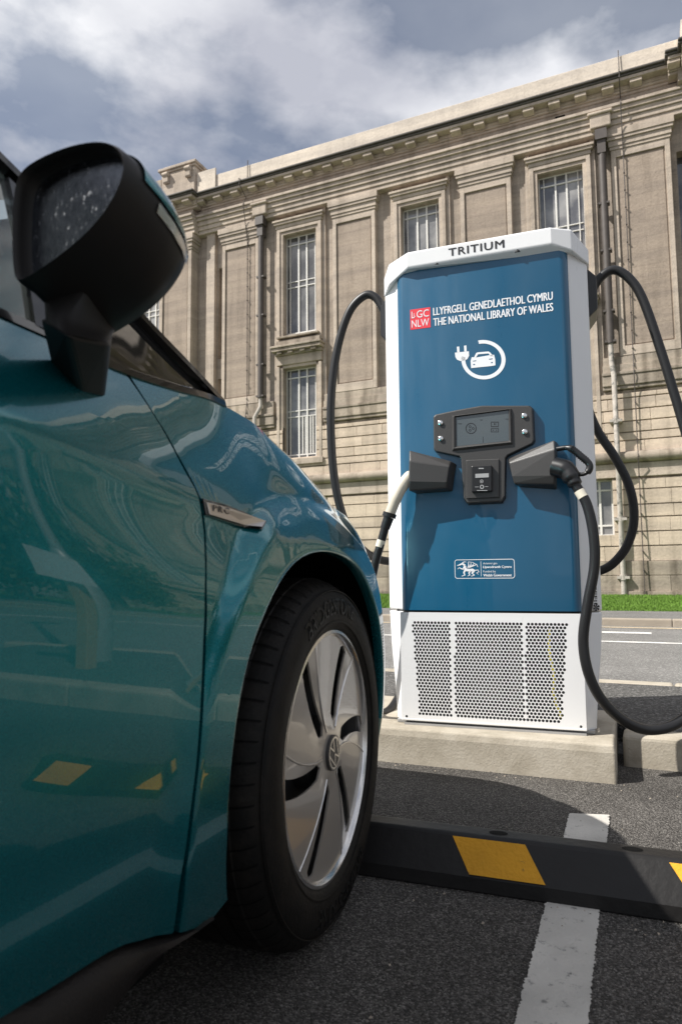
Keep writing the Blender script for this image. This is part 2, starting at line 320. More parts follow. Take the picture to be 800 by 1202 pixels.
def letters(name, body, mp, box, m, parent, offset=.0, thick=.0008, spacing=1.0, bold=0):
    """fit the text into box (a0,a1,b0,b1) and place every vertex with mp(a,b,w)"""
    v, f = text_mesh(body, 1, offset, spacing)
    xs = [p[0] for p in v]; ys = [p[1] for p in v]; x0, x1, y0, y1 = min(xs), max(xs), min(ys), max(ys)
    a0, a1, b0, b1 = box; q = MB()
    for k, sh in enumerate([0] if not bold else (-bold, 0, bold)):
        q.add([mp(a0+(p[0]-x0)/(x1-x0)*(a1-a0)+sh, b0+(p[1]-y0)/(y1-y0)*(b1-b0), thick*(p[2]*.5+.5)+k*.00012) for p in v], f)
    return q.build(name, m, parent)

# ------------------------------------------------------------------ ground, road, path
def sheet(name, pts, z, m, kind='structure'):
    q = MB(); q.add([(x, y, z) for x, y in pts], [tuple(range(len(pts)))]); o = q.build(name, m); o['kind'] = kind; return o
q = MB(); q.add([(-400, -400, -.02), (400, -400, -.02), (400, 400, -.02), (-400, 400, -.02)], [(0, 1, 2, 3)])
g = q.build('ground', M['road']); g['kind'] = 'structure'
sheet('car_park', [(-14, -14), (14, -14), (14, 2.95), (-14, 2.95)], 0, M['asphalt'])
sheet('road', [(-60, 2.95), (60, 2.95), (60, 10.07), (-60, 10.07)], 0, M['road'])
# raised island with pale edging
q = MB(); q.box(-9, -1.62, 2.9, 4.05, -.01, .11); q.box(-1.62, -.11, 3.16, 4.05, -.01, .11); q.box(-.11, 3.4, 2.9, 4.05, -.01, .11)
o = q.build('island', M['island']); o['kind'] = 'structure'
q = MB()
x = -9.
while x < -1.7: q.box(x, x+.905, 2.77, 2.9, -.02, .114); x += .91
x = -.115
while x < 3.2: q.box(x, x+.905, 2.765, 2.9, -.02, .114); x += .91
x = -9.
while x < 3.2: q.box(x, x+.905, 4.05, 4.17, -.02, .114); x += .91
o = q.build('island_kerb', M['concrete'], bevel=.018, bseg=3); o['kind'] = 'structure'
# far kerb, footpath, grass
q = MB(); x = -40.
while x < 30: q.box(x, x+.91, 10.07, 10.22, -.05, .10); x += .915
o = q.build('kerb', M['kerbstone'], bevel=.015); o['kind'] = 'structure'
q = MB(); q.box(-60, 60, 10.222, 12.2, -.05, .098); o = q.build('footpath', M['path']); o['kind'] = 'structure'
q = MB(); q.box(-60, 60, 12.2, 21.9, -.05, .085); o = q.build('lawn', M['grass_base']); o['kind'] = 'structure'
q = MB()
for i in range(60000):
    x = random.uniform(-9, 2.5); y = 12.22+(random.random()**1.5)*9.4; a = random.random()*PI; h = random.uniform(.025, .06); w = random.uniform(.008, .016)
    dx, dy = math.cos(a)*w, math.sin(a)*w; lx, ly = random.uniform(-.02, .02), random.uniform(-.02, .02)
    q.add([(x-dx, y-dy, .08), (x+dx, y+dy, .08), (x+lx, y+ly, .085+h)], [(0, 1, 2)])
o = q.build('grass', M['blade']); tag(o, 'short bright green grass in front of the library wall', 'grass', kind='stuff')
# painted marks
_l = [(-.150+(-.243+.150)*t+random.gauss(0, .0014), -2.6+(2.164+2.6)*t) for t in np.linspace(0, 1, 1100)]; _r = [(-.055+(-.135+.055)*t+random.gauss(0, .0014), -2.6+(2.193+2.6)*t) for t in np.linspace(0, 1, 1100)]
q = MB(); q.grid([[(x_, y_, .004) for x_, y_ in _l], [(x_, y_, .004) for x_, y_ in _r]]); o = q.build('parking_line', M['paint_white']); o['kind'] = 'structure'
sheet('lane_line', [(-30, 7.64), (30, 7.64), (30, 7.76), (-30, 7.76)], .004, M['paint_far'])
sheet('edge_line', [(-30, 9.70), (30, 9.70), (30, 9.84), (-30, 9.84)], .004, M['paint_cream'])
for i, (x0, x1) in enumerate(((-4.7, -3.9), (-.55, 0.0), (3.2, 4.0))): sheet('road_marking', [(x0, 8.8), (x1, 8.8), (x1, 9.02), (x0, 9.02)], .004, M['paint_far'])

# ------------------------------------------------------------------ plinth
q = MB()
pl = [(-1.62, 2.470), (-.128, 2.522), (-.148, 3.15), (-1.62, 3.15)]
q.loft([[(x, y, -.02) for x, y in pl], [(x, y, .10) for x, y in pl], [(x*1.0+(.004 if x > -1 else 0)*-1, y+(.006 if y < 3 else 0), .127) for x, y in pl]])
o = q.build('concrete_plinth', M['concrete'], bevel=.008, bseg=3)
tag(o, 'long pale concrete base slab under the charging station', 'plinth')

# ------------------------------------------------------------------ wheel stops
def cross(y0, y1): return None
A0 = np.array([-.663, 1.543]); A1 = np.array([.029, 1.590]); sd = (A1-A0)/np.linalg.norm(A1-A0); sn = np.array([-sd[1], sd[0]])
st0 = A0-sd*.41; LEN = 1.83
prof = [(0, 0), (.003, .034), (.052, .098), (.060, .104), (.108, .104), (.116, .098), (.162, .034), (.165, 0)]
def stp(l, w, z): p = st0+sd*l+sn*w; return (p[0], p[1], z)
def wheel_stop(shift=0):
    root = empty('wheel_stop', (st0[0], st0[1], 0))
    q = MB(); rings = []
    for l, k in ((0, .0), (.05, 1), (LEN-.05, 1), (LEN, .0)):
        rings.append([stp(l, w if k else .0825+(w-.0825)*.8, z if k else z*.35) for w, z in prof])
    q.loft(rings); q.build('rubber_block', M['rubber'], root, bevel=.004)
    # chevrons on both slanted faces
    def patch(l0, l1, side):
        q = MB(); e = .0012; n_ = 6; rows = []
        for a in range(n_+1):
            t = a/n_; z = .036+(.097-.036)*t; w = .0035+(.0515-.0035)*t; sh = -.045*t
            if side: w = .165-w; sh = .045*t
            ww = w+(-e if not side else e)
            rows.append([stp(l, ww, z+e) for l in (l0+sh, l1+sh)])
        q.grid(rows); return q.build('reflective_patch', M['yellow'], root)
    for l0, l1 in PATCH:
        patch(l0, l1, 0); patch(l0, l1, 1)
    for l in HOLES:
        c = np.array(stp(l, .084, .1046)); q = MB(); q.add([c+np.array([.022*math.cos(a)*sd[0]-.013*math.sin(a)*sn[0], .022*math.cos(a)*sd[1]-.013*math.sin(a)*sn[1], 0]) for a in np.linspace(0, 2*PI, 17)[:-1]], [tuple(range(16))])
        q.build('bolt_hole', M['wheel_dark'], root)
    return root
# patch positions from the near slanted face
def lpos(x, y, z): p = onz(x, y, z); return float((p[:2]-st0)@sd)
yb0, yb1 = lpos(551, 1025, .036), lpos(640, 1038, .036)
pw = yb1-yb0; nxt = lpos(797, 1040, .036); pitch_ = lpos(785, 1016.5, .097)-lpos(530, 982, .097); print('pitch', pitch_)
PATCH = []
l = yb0
while l-pitch_ > .08: l -= pitch_
while l+pw < LEN-.06: PATCH.append((l, l+pw)); l += pitch_
HOLES = [lpos(583, 982, .104), lpos(742, 1000, .104)]
HOLES = HOLES+[LEN-.22]
ws = wheel_stop(); tag(ws, 'black rubber wheel stop with yellow patches in front of the tyre', 'wheel stop')

q = MB()
for k in range(260):
    x = random.uniform(-1.2, .9); y = random.choice([random.gauss(1.52, .05), random.gauss(2.47, .03), random.uniform(.9, 2.5)]); s_ = random.uniform(.0015, .0045); a = random.random()*PI
    q.add([(x+s_*math.cos(a), y+s_*math.sin(a), .004), (x-s_*.6*math.sin(a), y+s_*.6*math.cos(a), .006), (x-s_*math.cos(a), y-s_*math.sin(a), .003), (x+s_*.6*math.sin(a), y-s_*.6*math.cos(a), .0035)], [(0, 1, 2), (0, 2, 3)])
o = q.build('grit', M['kerbstone']); tag(o, 'pale grit and crumbs scattered on the asphalt by the wheel stop', 'grit', kind='stuff')

# ------------------------------------------------------------------ library building
YW = 21.7
def B(dy): return YW-dy                       # dy = how far it stands proud
bld = empty('library_building', (-6, YW, 0), 'long pale stone library with tall barred windows and heavy cornice', 'building')
wins = [-11.33+4.665*i for i in range(-1, 8)]
W = [(-11.33, 1), (-6.65, 1), (-2.0, 1), (3.05, 1), (7.7, 1), (12.4, 1), (17.0, 1)]
XL, XR = -26., 21.
openings = []                                 # x0,x1,z0,z1
for c, k in W:
    openings += [(c-.69, c+.69, 9.62, 13.56), (c-.69, c+.69, 5.0, 8.39), (c-1.14, c+1.14, 1.85, 3.53)]
openings += [(-19.05, -17.69, 9.62, 13.56), (-19.05, -17.69, 5.0, 8.39), (-14.98, -14.70, 9.2, 12.9), (-14.98, -14.70, 5.6, 8.4), (1.34, 1.75, 9.3, 13.3)]
def free(x0, x1, z0, z1):
    """split the rectangle round the openings"""
    ov = sorted([o for o in openings if o[0] < x1 and o[1] > x0 and o[2] < z1 and o[3] > z0])
    if not ov: return [(x0, x1, z0, z1)]
    a = ov[0]; out = []
    if a[0] > x0: out += free(x0, a[0], z0, z1)
    xa, xb = max(x0, a[0]), min(x1, a[1])
    if a[2] > z0: out += free(xa, xb, z0, a[2])
    if a[3] < z1: out += free(xa, xb, a[3], z1)
    if a[1] < x1: out += free(a[1], x1, z0, z1)
    return out
q = MB()
for r_ in free(XL, XR, 6.17, 15.9): q.box(r_[0], r_[1], B(-.13), B(-.62), r_[2], r_[3])
q.build('upper_wall', M['stone'], bld)
q = MB()
for r_ in free(XL, XR, -.3, 6.17): q.box(r_[0], r_[1], B(-.02), B(-.62), r_[2], r_[3])
q.build('lower_wall', M['dirty'], bld)
# dark interior backing & sides
q = MB(); q.box(XL, XR, B(-1.6), B(-1.7), 0, 16); q.box(XL, XL+.4, B(-.62), B(-14), -.3, 16); q.box(XR-.4, XR, B(-.62), B(-14), -.3, 16); q.box(XL, XR, B(-.7), B(-14), 15.9, 16.1)
q.build('rear_wall', M['stone'], bld)
# rusticated courses
courses = [6.10, 5.94, 5.58, 5.23, 4.90, 4.65, 4.29]
lower = [3.50, 3.19, 2.74, 2.37, 1.95, 1.53, 1.08]
q = MB()
def course(z0, z1, proud, j=1.1, gap=.035):
    x = XL+random.random(); xs = [XL]
    while x < XR: xs.append(x); x += random.uniform(.8, 1.5)*j
    xs.append(XR)
    for a, b_ in zip(xs[:-1], xs[1:]):
        for r_ in free(a+.004, b_-.004, z0, z1-gap): q.box(r_[0], r_[1], B(proud), B(-.015), r_[2], r_[3])
for a, b_ in zip(courses[:-1], courses[1:]): course(b_, a, .04)
q.build('rusticated_courses', M['rust'], bld, bevel=.008, bseg=1); q = MB()
for a, b_ in zip(lower[:-1], lower[1:]): course(b_, a, .07)
q.build('rusticated_courses', M['rust'], bld, bevel=.008, bseg=1)
q = MB(); course(1.08-.42, 1.08, .12, 1.4, .012); course(.20, .66, .12, 1.4, .012); course(-.2, .20, .2, 1.4, .0)
q.build('base_course', M['dirty'], bld, bevel=.01, bseg=1)
q = MB()
for r_ in free(XL, XR, 3.54, 3.95): q.box(r_[0], r_[1], B(.10), B(-.01), r_[2], r_[3])
q.build('plain_band', M['trim'], bld, bevel=.01, bseg=1)
# torus
q = MB(); rings = []
for x in (XL, XR): rings.append([(x, B(.10+.17*math.cos(a)), 4.13+.17*math.sin(a)) for a in np.linspace(-PI/2, PI/2, 9)]+[(x, B(-.01), 4.30), (x, B(-.01), 3.96)])
q.loft(rings); q.build('torus_moulding', M['dirty'], bld, smooth=50)
# string course and dado, broken at windows
segs = []
x = XL
for c in sorted([(-19.3, -17.5), *[(c-1.0, c+1.0) for c, _ in W]]): segs.append((x, c[0])); x = c[1]
segs.append((x, XR))
for a, b_ in segs:
    q = MB(); q.box(a, b_, B(.16), B(-.12), 6.62, 6.72); q.box(a+.0, b_-.0, B(.13), B(-.12), 6.30, 6.617)
    q.box(a, b_, B(.09), B(-.12), 6.19, 6.297); sc_o = q.build('string_course', M['dirty'], bld, bevel=.02, bseg=2)
    q = MB(); q.box(a+.02, b_-.02, B(.10), B(-.12), 6.723, 6.95); q.box(a+.04, b_-.04, B(.06), B(-.12), 6.953, 7.2); q.build('dado', M['dirty'], sc_o, bevel=.01, bseg=1)
# piers with sunk panels
def pier(x0, x1, inset=.14, top=14.25, ztop=13.47, proud=.07, bot=7.21, pb=7.5):
    q = MB(); f = proud; zc = 13.70
    q.box(x0, x0+inset, B(f), B(-.13), bot, zc); q.box(x1-inset, x1, B(f), B(-.13), bot, zc)
    q.box(x0+inset, x1-inset, B(f), B(-.13), bot, pb); q.box(x0+inset, x1-inset, B(f), B(-.13), ztop, zc)
    # capital mouldings
    for k, (za, zb, p) in enumerate(((zc, 13.80, .03), (13.80, 13.98, .06), (13.98, 14.08, .11), (14.08, 14.30, .14))):
        q.box(x0-p, x1+p, B(f+p), B(-.13), za+.001, zb)
    o = q.build('pier', M['trim'], bld, bevel=.006, bseg=1)
    q = MB(); q.box(x0+inset, x1-inset, B(f-.07), B(-.12), pb+.001, ztop-.001)
    q.box(x0+inset+.05, x1-inset-.05, B(f-.05), B(f-.07)+.001, pb+.05, ztop-.05)
    q.build('sunk_panel', M['panel'], o)
for x0, x1 in ((-9.92, -8.27), (-5.20, -3.52), (-.47, 1.17), (4.55, 6.2), (9.2, 10.85), (13.9, 15.5), (-14.68, -13.04)): pier(x0, x1)
pier(-17.5, -15.95, .16, proud=.35)
pier(-22.6, -21.0)
# entablature
q = MB()
for za, zb, p in ((14.302, 14.45, .16), (14.45, 14.62, .20), (14.62, 14.80, .25), (14.80, 14.93, .32), (14.93, 15.03, .38)):
    q.box(XL, XR, B(p), B(-.13), za, zb-.002)
    q.box(-17.75, -15.75, B(p+.28), B(p)-.001, za, zb-.004)
q.build('architrave', M['trim'], bld, bevel=.012, bseg=2)
q = MB(); q.box(XL, XR, B(.15), B(-.13), 15.03, 15.5); q.box(-17.65, -15.85, B(.43), B(.151), 15.03, 15.5); q.box(1.45, XR, B(.6), B(.152), 15.03, 15.5)
q.build('frieze', M['stone'], bld)
q = MB()
def cornice(x0, x1, e):
    for za, zb, p in ((15.30, 15.38, .20), (15.38, 15.46, .26)): q.box(x0, x1, B(p+e), B(-.1), za, zb-.002)
    q.box(x0, x1, B(.28+e), B(-.1), 15.46, 15.56); q.box(x0, x1, B(.56+e), B(-.1), 15.562, 15.66)
cornice(XL, XR, 0); cornice(-17.9, -15.6, .3); cornice(1.2, XR, .35); cornice(1.55, XR, .7)
co = q.build('cornice', M['trim'], bld, bevel=.012, bseg=2)
q = MB()
for x0, x1, e in ((XL, XR, 0), (-18.0, -15.5, .3), (1.12, XR, .35), (1.45, XR, .7)):
    q.box(x0, x1, B(.60+e), B(-.1), 15.665+e*.01, 15.73+e*.01); q.box(x0, x1, B(.66+e), B(-.1), 15.735+e*.01, 15.81+e*.01)
q.build('cornice_lip', M['lead'], co, bevel=.025, bseg=2)
def modil(x, e=0):
    q = MB(); y0, y1 = B(.52+e), B(.28+e); q.loft([[(x-.17, y0, 15.45), (x+.17, y0, 15.45), (x+.17, y0, 15.56), (x-.17, y0, 15.56)], [(x-.17, y1, 15.40), (x+.17, y1, 15.40), (x+.17, y1, 15.56), (x-.17, y1, 15.56)]])
    q.build('modillion', M['trim'], co, bevel=.012, bseg=1)
for i in range(-31, 2):
    X = -.46+i*.79
    if X > -15.6 and X < 1.0: modil(X)
for X in (-17.5, -16.7, -15.95, -19.0, -19.8, -20.6): modil(X, .3 if X > -18 else 0)
for X in (1.35, 1.95, 2.8, 3.6, 4.4, 5.2): modil(X, .7 if X > 1.5 else .35)
# parapet
q = MB(); q.box(XL, -17.85, B(.05), B(-.5), 15.85, 17.1); q.box(-15.42, XR, B(.05), B(-.5), 15.82, 16.74); q.box(-15.9, -15.0, B(.12), B(.052), 15.85, 17.0); q.box(1.6, XR, B(.62), B(.06), 15.82, 16.9)
q.build('parapet', M['pale'], bld, bevel=.02, bseg=1)
q = MB(); q.box(-17.6, -15.95, B(.22), B(-1.0), 15.85, 17.28); q.box(-17.66, -15.89, B(.27), B(-1.05), 17.28, 17.37); q.box(-17.72, -15.83, B(.33), B(-1.1), 17.37, 17.49); q.box(-17.5, -16.05, B(.25), B(-1.0), 17.49, 17.56); q.box(-20.4, -17.7, B(.1), B(-1.0), 16.8, 17.2)
pb = q.build('parapet_block', M['trim'], bld, bevel=.02, bseg=1)
for X in (-17.3, -16.2):
    q = MB(); q.box(X-.11, X+.11, B(.36), B(.2), 16.85, 17.27); q.tube([(X-.13, B(.33), 17.16), (X+.13, B(.33), 17.16)], .10, 12); q.tube([(X-.12, B(.28), 16.88), (X+.12, B(.28), 16.88)], .08, 12)
    q.build('scroll_bracket', M['trim'], pb, smooth=40)
# windows
def window(c, z0, z1, zt, hw=.69, sub=0, dense=False):
    q = MB(); f = B(-.30); g_ = B(-.36)
    e_ = .025 if sub == 0 else .06
    q.box(c-hw, c-hw+e_, f, g_, z0, z1); q.box(c+hw-e_, c+hw, f, g_, z0, z1); q.box(c-hw+e_, c+hw-e_, f, g_, z0, z0+.04); q.box(c-hw+e_, c+hw-e_, f, g_, z1-.03, z1)
    if sub == 0:
        for z in (zt-.11, zt+.11): q.box(c-hw+.06, c+hw-.06, f-.004, g_, z-.014, z+.014)
        q.box(c-hw+.06, c+hw-.06, f-.003, g_, z0+.14, z0+.18); q.box(c-hw+.06, c+hw-.06, f-.003, g_, z1-.34, z1-.30)
        for d, w in ((-.53, .012), (-.17, .026), (.17, .026), (.52, .014)): q.box(c+d-w, c+d+w, f-.012, g_, z0, zt if False else z1)
        if dense:
            for d in (-.02, .10, .30, .40): q.box(c+d-.018, c+d+.018, f-.008, g_, z0+.18, zt-.14)
    else:
        n_ = 6
        for i in range(1, n_):
            X = c-hw+2*hw*i/n_; q.box(X-.03, X+.03, f-.01, g_, z0, z1)
        q.box(c-hw+.06, c+hw-.06, f-.006, g_, z0+.28, z0+.33); q.box(c-hw+.06, c+hw-.06, f-.006, g_, z1-.33, z1-.28)
    o = q.build('window', M['white_frame'], bld)
    q = MB(); q.box(c-hw+.03, c+hw-.03, B(-.335), B(-.345), z0+.03, z1-.03); q.build('pane', M['bglass'], o)
def surround(c):
    q = MB()
    # upper architrave, two fascias
    for k, (a, p) in enumerate(((.69, .0), (.80, .05))):
        w = .11 if k == 0 else .13
        q.box(c-a-w, c-a, B(p), B(-.129), 9.30, 13.56+.11+(.13 if k else 0)); q.box(c+a, c+a+w, B(p), B(-.129), 9.30, 13.56+.11+(.13 if k else 0))
    q.box(c-.69, c+.69, B(0), B(-.12), 13.56, 13.67); q.box(c-.80, c+.80, B(.05), B(-.12), 13.672, 13.80)
    q.box(c-.96, c+.96, B(.07), B(-.129), 13.803, 13.93); q.box(c-1.02, c+1.02, B(.14), B(-.129), 13.933, 14.02); q.box(c-1.06, c+1.06, B(.18), B(-.129), 14.023, 14.10)
    q.box(c-.93-.14, c-.93, B(-.04), B(-.129), 6.0, 14.3); q.box(c+.93, c+.93+.14, B(-.04), B(-.129), 6.0, 14.3)
    # lower
    q.box(c-.80, c-.69, B(.0), B(-.129), 4.95, 8.42); q.box(c+.69, c+.80, B(.0), B(-.129), 4.95, 8.42)
    q.box(c-.92, c-.803, B(.06), B(-.129), 4.9, 8.45); q.box(c+.803, c+.92, B(.06), B(-.129), 4.9, 8.45)
    q.box(c-.69, c+.69, B(0), B(-.12), 8.39, 8.50); q.box(c-.92, c+.92, B(.06), B(-.12), 8.503, 8.84)
    q.box(c-.98, c+.98, B(.12), B(-.12), 4.74, 4.948)
    o = q.build('window_surround', M['trim'], bld, bevel=.008, bseg=1)
    q = MB(); q.box(c-.95, c+.95, B(.16), B(-.12), 8.843, 8.95); q.box(c-1.0, c+1.0, B(.33), B(-.12), 8.953, 9.08); q.box(c-1.03, c+1.03, B(.38), B(-.12), 9.083, 9.16)
    q.box(c-.90, c+.90, B(.14), B(-.12), 9.163, 9.42); q.box(c-.86, c+.86, B(.20), B(-.12), 9.48, 9.56)
    for X in (-.7, -.25, .25, .7): q.box(c+X-.1, c+X+.1, B(.29), B(.16), 8.86, 8.951)
    q.build('window_cornice', M['dirty'], bld, bevel=.012, bseg=1)
for i, (c, k) in enumerate(W):
    window(c, 9.62, 13.56, 11.68); window(c, 5.0, 8.39, 6.70, dense=(i == 0)); window(c, 1.85, 3.53, 0, 1.14, 1); surround(c)
window(-18.37, 9.62, 13.56, 11.68, .68); window(-18.37, 5.0, 8.39, 6.7, .68); surround(-18.37)
for (c, z0, z1) in ((-14.84, 9.2, 12.9), (-14.84, 5.6, 8.4), (1.545, 9.3, 13.3)):
    q = MB(); q.box(c-.2, c+.2, B(-.5), B(-.52), z0, z1)
    q.build('slit_window', M['bglass'], bld)
q = MB(); q.box(-15.44, -15.05, B(.05), B(-.13), 6.2, 14.3); q.build('wall_strip', M['trim'], bld, bevel=.01, bseg=1)
# drainpipes
def pipe(x, split, kink):
    q = MB(); q.box(x-.17, x+.17, B(.36), B(.02), 14.02, 14.34); q.box(x-.12, x+.12, B(.30), B(.02), 13.6, 14.02); q.tube([(x, B(.18), 13.62), (x, B(.18), split)], .115, 12)
    o = q.build('drainpipe', M['pipe_dark'], bld, smooth=40)
    q = MB(); q.tube([(x, B(.18), split-.001), (x, B(.18), 7.0), (x-kink, B(.30), 6.6), (x-kink, B(.30), 4.4), (x-kink, B(.40), 4.1), (x-kink, B(.24), 3.7), (x-kink, B(.2), .12)], .075, 12)
    q.build('lower_pipe', M['pipe_worn'], o, smooth=40)
    for z in (12.0, 10.5, 8.6, split+.05): 
        q = MB(); q.box(x-.16, x+.16, B(.27), B(.03), z-.03, z+.03); q.tube([(x, B(.18), z-.07), (x, B(.18), z+.07)], .105, 12); q.build('pipe_bracket', M['pipe_dark'], o)
    for z, p in ((5.2, .30), (2.3, .2), (.6, .2)):
        q = MB(); q.box(x-kink-.17, x-kink+.17, B(p+.09), B(.05), z-.04, z+.04); q.tube([(x-kink, B(p), z-.08), (x-kink, B(p), z+.08)], .10, 12); q.build('pipe_bracket', M['pipe_worn'], o)
    q = MB(); q.box(x-.30, x+.30, B(.36), B(.05), 14.40, 14.80); q.box(x-.36, x+.36, B(.42), B(.05), 14.803, 14.9); q.build('pipe_hood', M['trim'], o, bevel=.03)
pipe(-12.86, 7.35, .18); pipe(-.72, 7.6, -.05)
for xx, x2 in ((-13.52, -13.5), (-.12, -.10)):
    q = MB(); q.tube([(xx, B(.1), 16.9), (xx, B(.12), 15.9), (xx, B(.72), 15.82), (xx, B(.70), 15.6), (xx, B(.20), 15.3), (xx, B(.42), 14.95), (xx, B(.09), 13.6), (xx, B(.06), 7.3), (xx, B(.20), 6.6), (xx, B(.12), 6.0), (xx, B(.10), 4.4), (xx, B(.32), 4.1), (xx, B(.14), 3.5), (xx, B(.24), .1)], .016, 6)
    z = 14.0
    while z > .3: q.box(xx-.022, xx+.022, B((.17 if z < 4 else .10)+.02), B(.05), z-.012, z+.012); z -= .55
    q.build('lightning_cable', M['pipe_dark'], bld)
q = MB(); q.box(-2.05, -1.75, B(.151), B(.149)-.004, 15.14, 15.24); q.build('vent_hole', M['wheel_dark'], bld)

# ------------------------------------------------------------------ charging station
chg = empty('charging_station', (CP[0], CP[1], .127), 'tall white and blue rapid charger standing on the concrete slab', 'charging station')
def cring(pts, z): return [cw(u, v, z) for u, v in pts]
body = [(-.672, .026), (-.742, .095), (-.742, .34), (-.70, .38), (.03, .38), (.072, .34), (.072, .095), (.002, .026)]
q = MB(); q.loft([cring(body, .566), cring(body, 1.93)]); q.build('body', M['white'], chg, bevel=.006)
def low(t): return [(-.672-.004*t, .026), (-.742+.034*t, .095-.03*t), (-.742+.034*t, .34), (-.70, .37), (.03, .37), (.072-.036*t, .34), (.072-.036*t, .095-.03*t), (.002, .026)]
q = MB(); lr = [cring(low(t), z) for z, t in ((.560, 0), (.42, .25), (.28, .7), (.142, 1))]
n_ = 8; vs = [p for r_ in lr for p in r_]; fs = []
for i in range(3):
    for j in range(n_):
        if j == 7: continue
        fs.append((i*n_+j, i*n_+(j+1) % n_, (i+1)*n_+(j+1) % n_, (i+1)*n_+j))
fs.append(tuple(range(8)))
q.add(vs, fs); q.build('lower_body', M['white'], chg, bevel=.005)
q = MB(); q.loft([cring([(-.70, .05), (-.70, .33), (.03, .33), (.03, .05)], z) for z in (.5605, .5655)]); q.build('seam', M['ink'], chg)
# blue wrapped door
q = MB(); cs = [(-.671, .030), (-.668, .018), (-.655, .005), (-.640, 0), (-.030, 0), (-.012, .006), (-.001, .018), (.002, .030)]
q.loft([cring(cs, .566), cring(cs, 1.95)]); q.build('front_door', M['blue'], chg, smooth=50)
# cap
cp = [(-.745, .095, 1.890, 1.975), (-.705, .02, 1.905, 1.995), (-.615, -.024, 1.948, 2.012), (-.055, -.024, 1.953, 2.018), (.020, .004, 1.925, 2.010), (.079, .09, 1.900, 1.962), (.079, .36, 1.905, 1.975), (.02, .40, 1.93, 1.98), (-.70, .40, 1.93, 1.98), (-.745, .36, 1.89, 1.975)]
q = MB()
rb_ = [cw(u, v, z0) for u, v, z0, z1 in cp]; rt_ = [cw(u, v, z1) for u, v, z0, z1 in cp]
ri_ = [cw(-.335+(u+.335)*.93, .18+(v-.18)*.86, z1+.012) for u, v, z0, z1 in cp]
q.loft([rb_, rt_, ri_]); q.build('cap', M['white'], chg, bevel=.006, bseg=3)
for px_, py_ in ((513, 309), (607, 293)):
    u, z = cplane(px_, py_, -.01); q = MB(); q.tube([cw(u, -.012, 1.956), cw(u, -.012, 1.944)], .011, 12); q.build('cap_bolt', M['ink'], chg)
# base tray
q = MB(); q.cbox(-.70, .03, .03, .36, .1275, .142); q.build('base_tray', M['galv'], chg, bevel=.003)
q = MB(); q.cbox(-.665, .0, .0, .03, .1272, .1345); q.build('mounting_strip', M['galv'], chg)
# grille: sheet with round holes
GR = [(-.626, -.481, .604, .482), (-.461, -.211, .4609, .222), (-.199, -.052, .21, .086)]
cu = bpy.data.curves.new('grille', 'CURVE'); cu.dimensions = '2D'; cu.fill_mode = 'BOTH'; cu.extrude = .001
def poly2(pts):
    s_ = cu.splines.new('POLY'); s_.points.add(len(pts)-1)
    for p, c in zip(s_.points, pts): p.co = (c[0], c[1], 0, 1)
    s_.use_cyclic_u = True
poly2([(-.675, .152), (.001, .152), (.002, .558), (-.673, .558)])
rows = 31; z0, z1 = .518, .171
ranges = [lambda t: (-.626+.022*t, -.482), lambda t: (-.461-.004*t, -.212), lambda t: (-.199-.006*t, -.052-.030*t)]
HR = .0054
for k in range(rows):
    t = k/(rows-1); z = z0+(z1-z0)*t
    for rg in ranges:
        a, b_ = rg(t); j0 = math.ceil((a-(.0067 if k % 2 else 0))/.0134); j1 = math.floor((b_-(.0067 if k % 2 else 0))/.0134)
        for j in range(j0, j1+1):
            u = j*.0134+(.0067 if k % 2 else 0); poly2([(u+HR*math.cos(a_), z+HR*math.sin(a_)) for a_ in (2*PI*i/10 for i in range(10))])
for u in (-.655, -.018): poly2([(u+.005*math.cos(a_), .158+.005*math.sin(a_)) for a_ in (2*PI*i/10 for i in range(10))])
co_ = bpy.data.objects.new('grille', cu); COL.objects.link(co_); bpy.context.view_layer.update()
me = bpy.data.meshes.new_from_object(co_.evaluated_get(bpy.context.evaluated_depsgraph_get()))
q = MB(); q.add([cw(v.co.x, .002+v.co.z, v.co.y) for v in me.vertices], [tuple(p.vertices) for p in me.polygons]); bpy.data.objects.remove(co_); bpy.data.curves.remove(cu)
q.build('grille', M['white'], chg)
q = MB()
for u0, u1, z0_, z1_ in ((-.675, .002, .143, .152), ): q.cbox(u0, u1, .0, .024, z0_, z1_)
q.cbox(-.675, -.668, .003, .024, .152, .558); q.cbox(-.005, .002, .003, .024, .152, .558)
q.build('grille_frame', M['white'], chg, bevel=.002)
q = MB(); q.cbox(-.66, -.01, .12, .20, .15, .55); q.build('equipment_tray', M['inner_dark'], chg)
q = MB(); q.cbox(-.42, -.30, .07, .11, .22, .50); q.cbox(-.27, -.23, .07, .1, .2, .5); q.cbox(-.60, -.53, .07, .11, .2, .45); q.build('electronics_block', M['inner_metal'], chg)
q = MB(); q.tube(smoothpath([cw(-.115, .035, .50), cw(-.118, .04, .42), cw(-.105, .035, .33), cw(-.108, .04, .26), cw(-.085, .035, .18)], 6), .005, 6); q.build('inner_wire', M['yellow_wire'], chg, smooth=40)
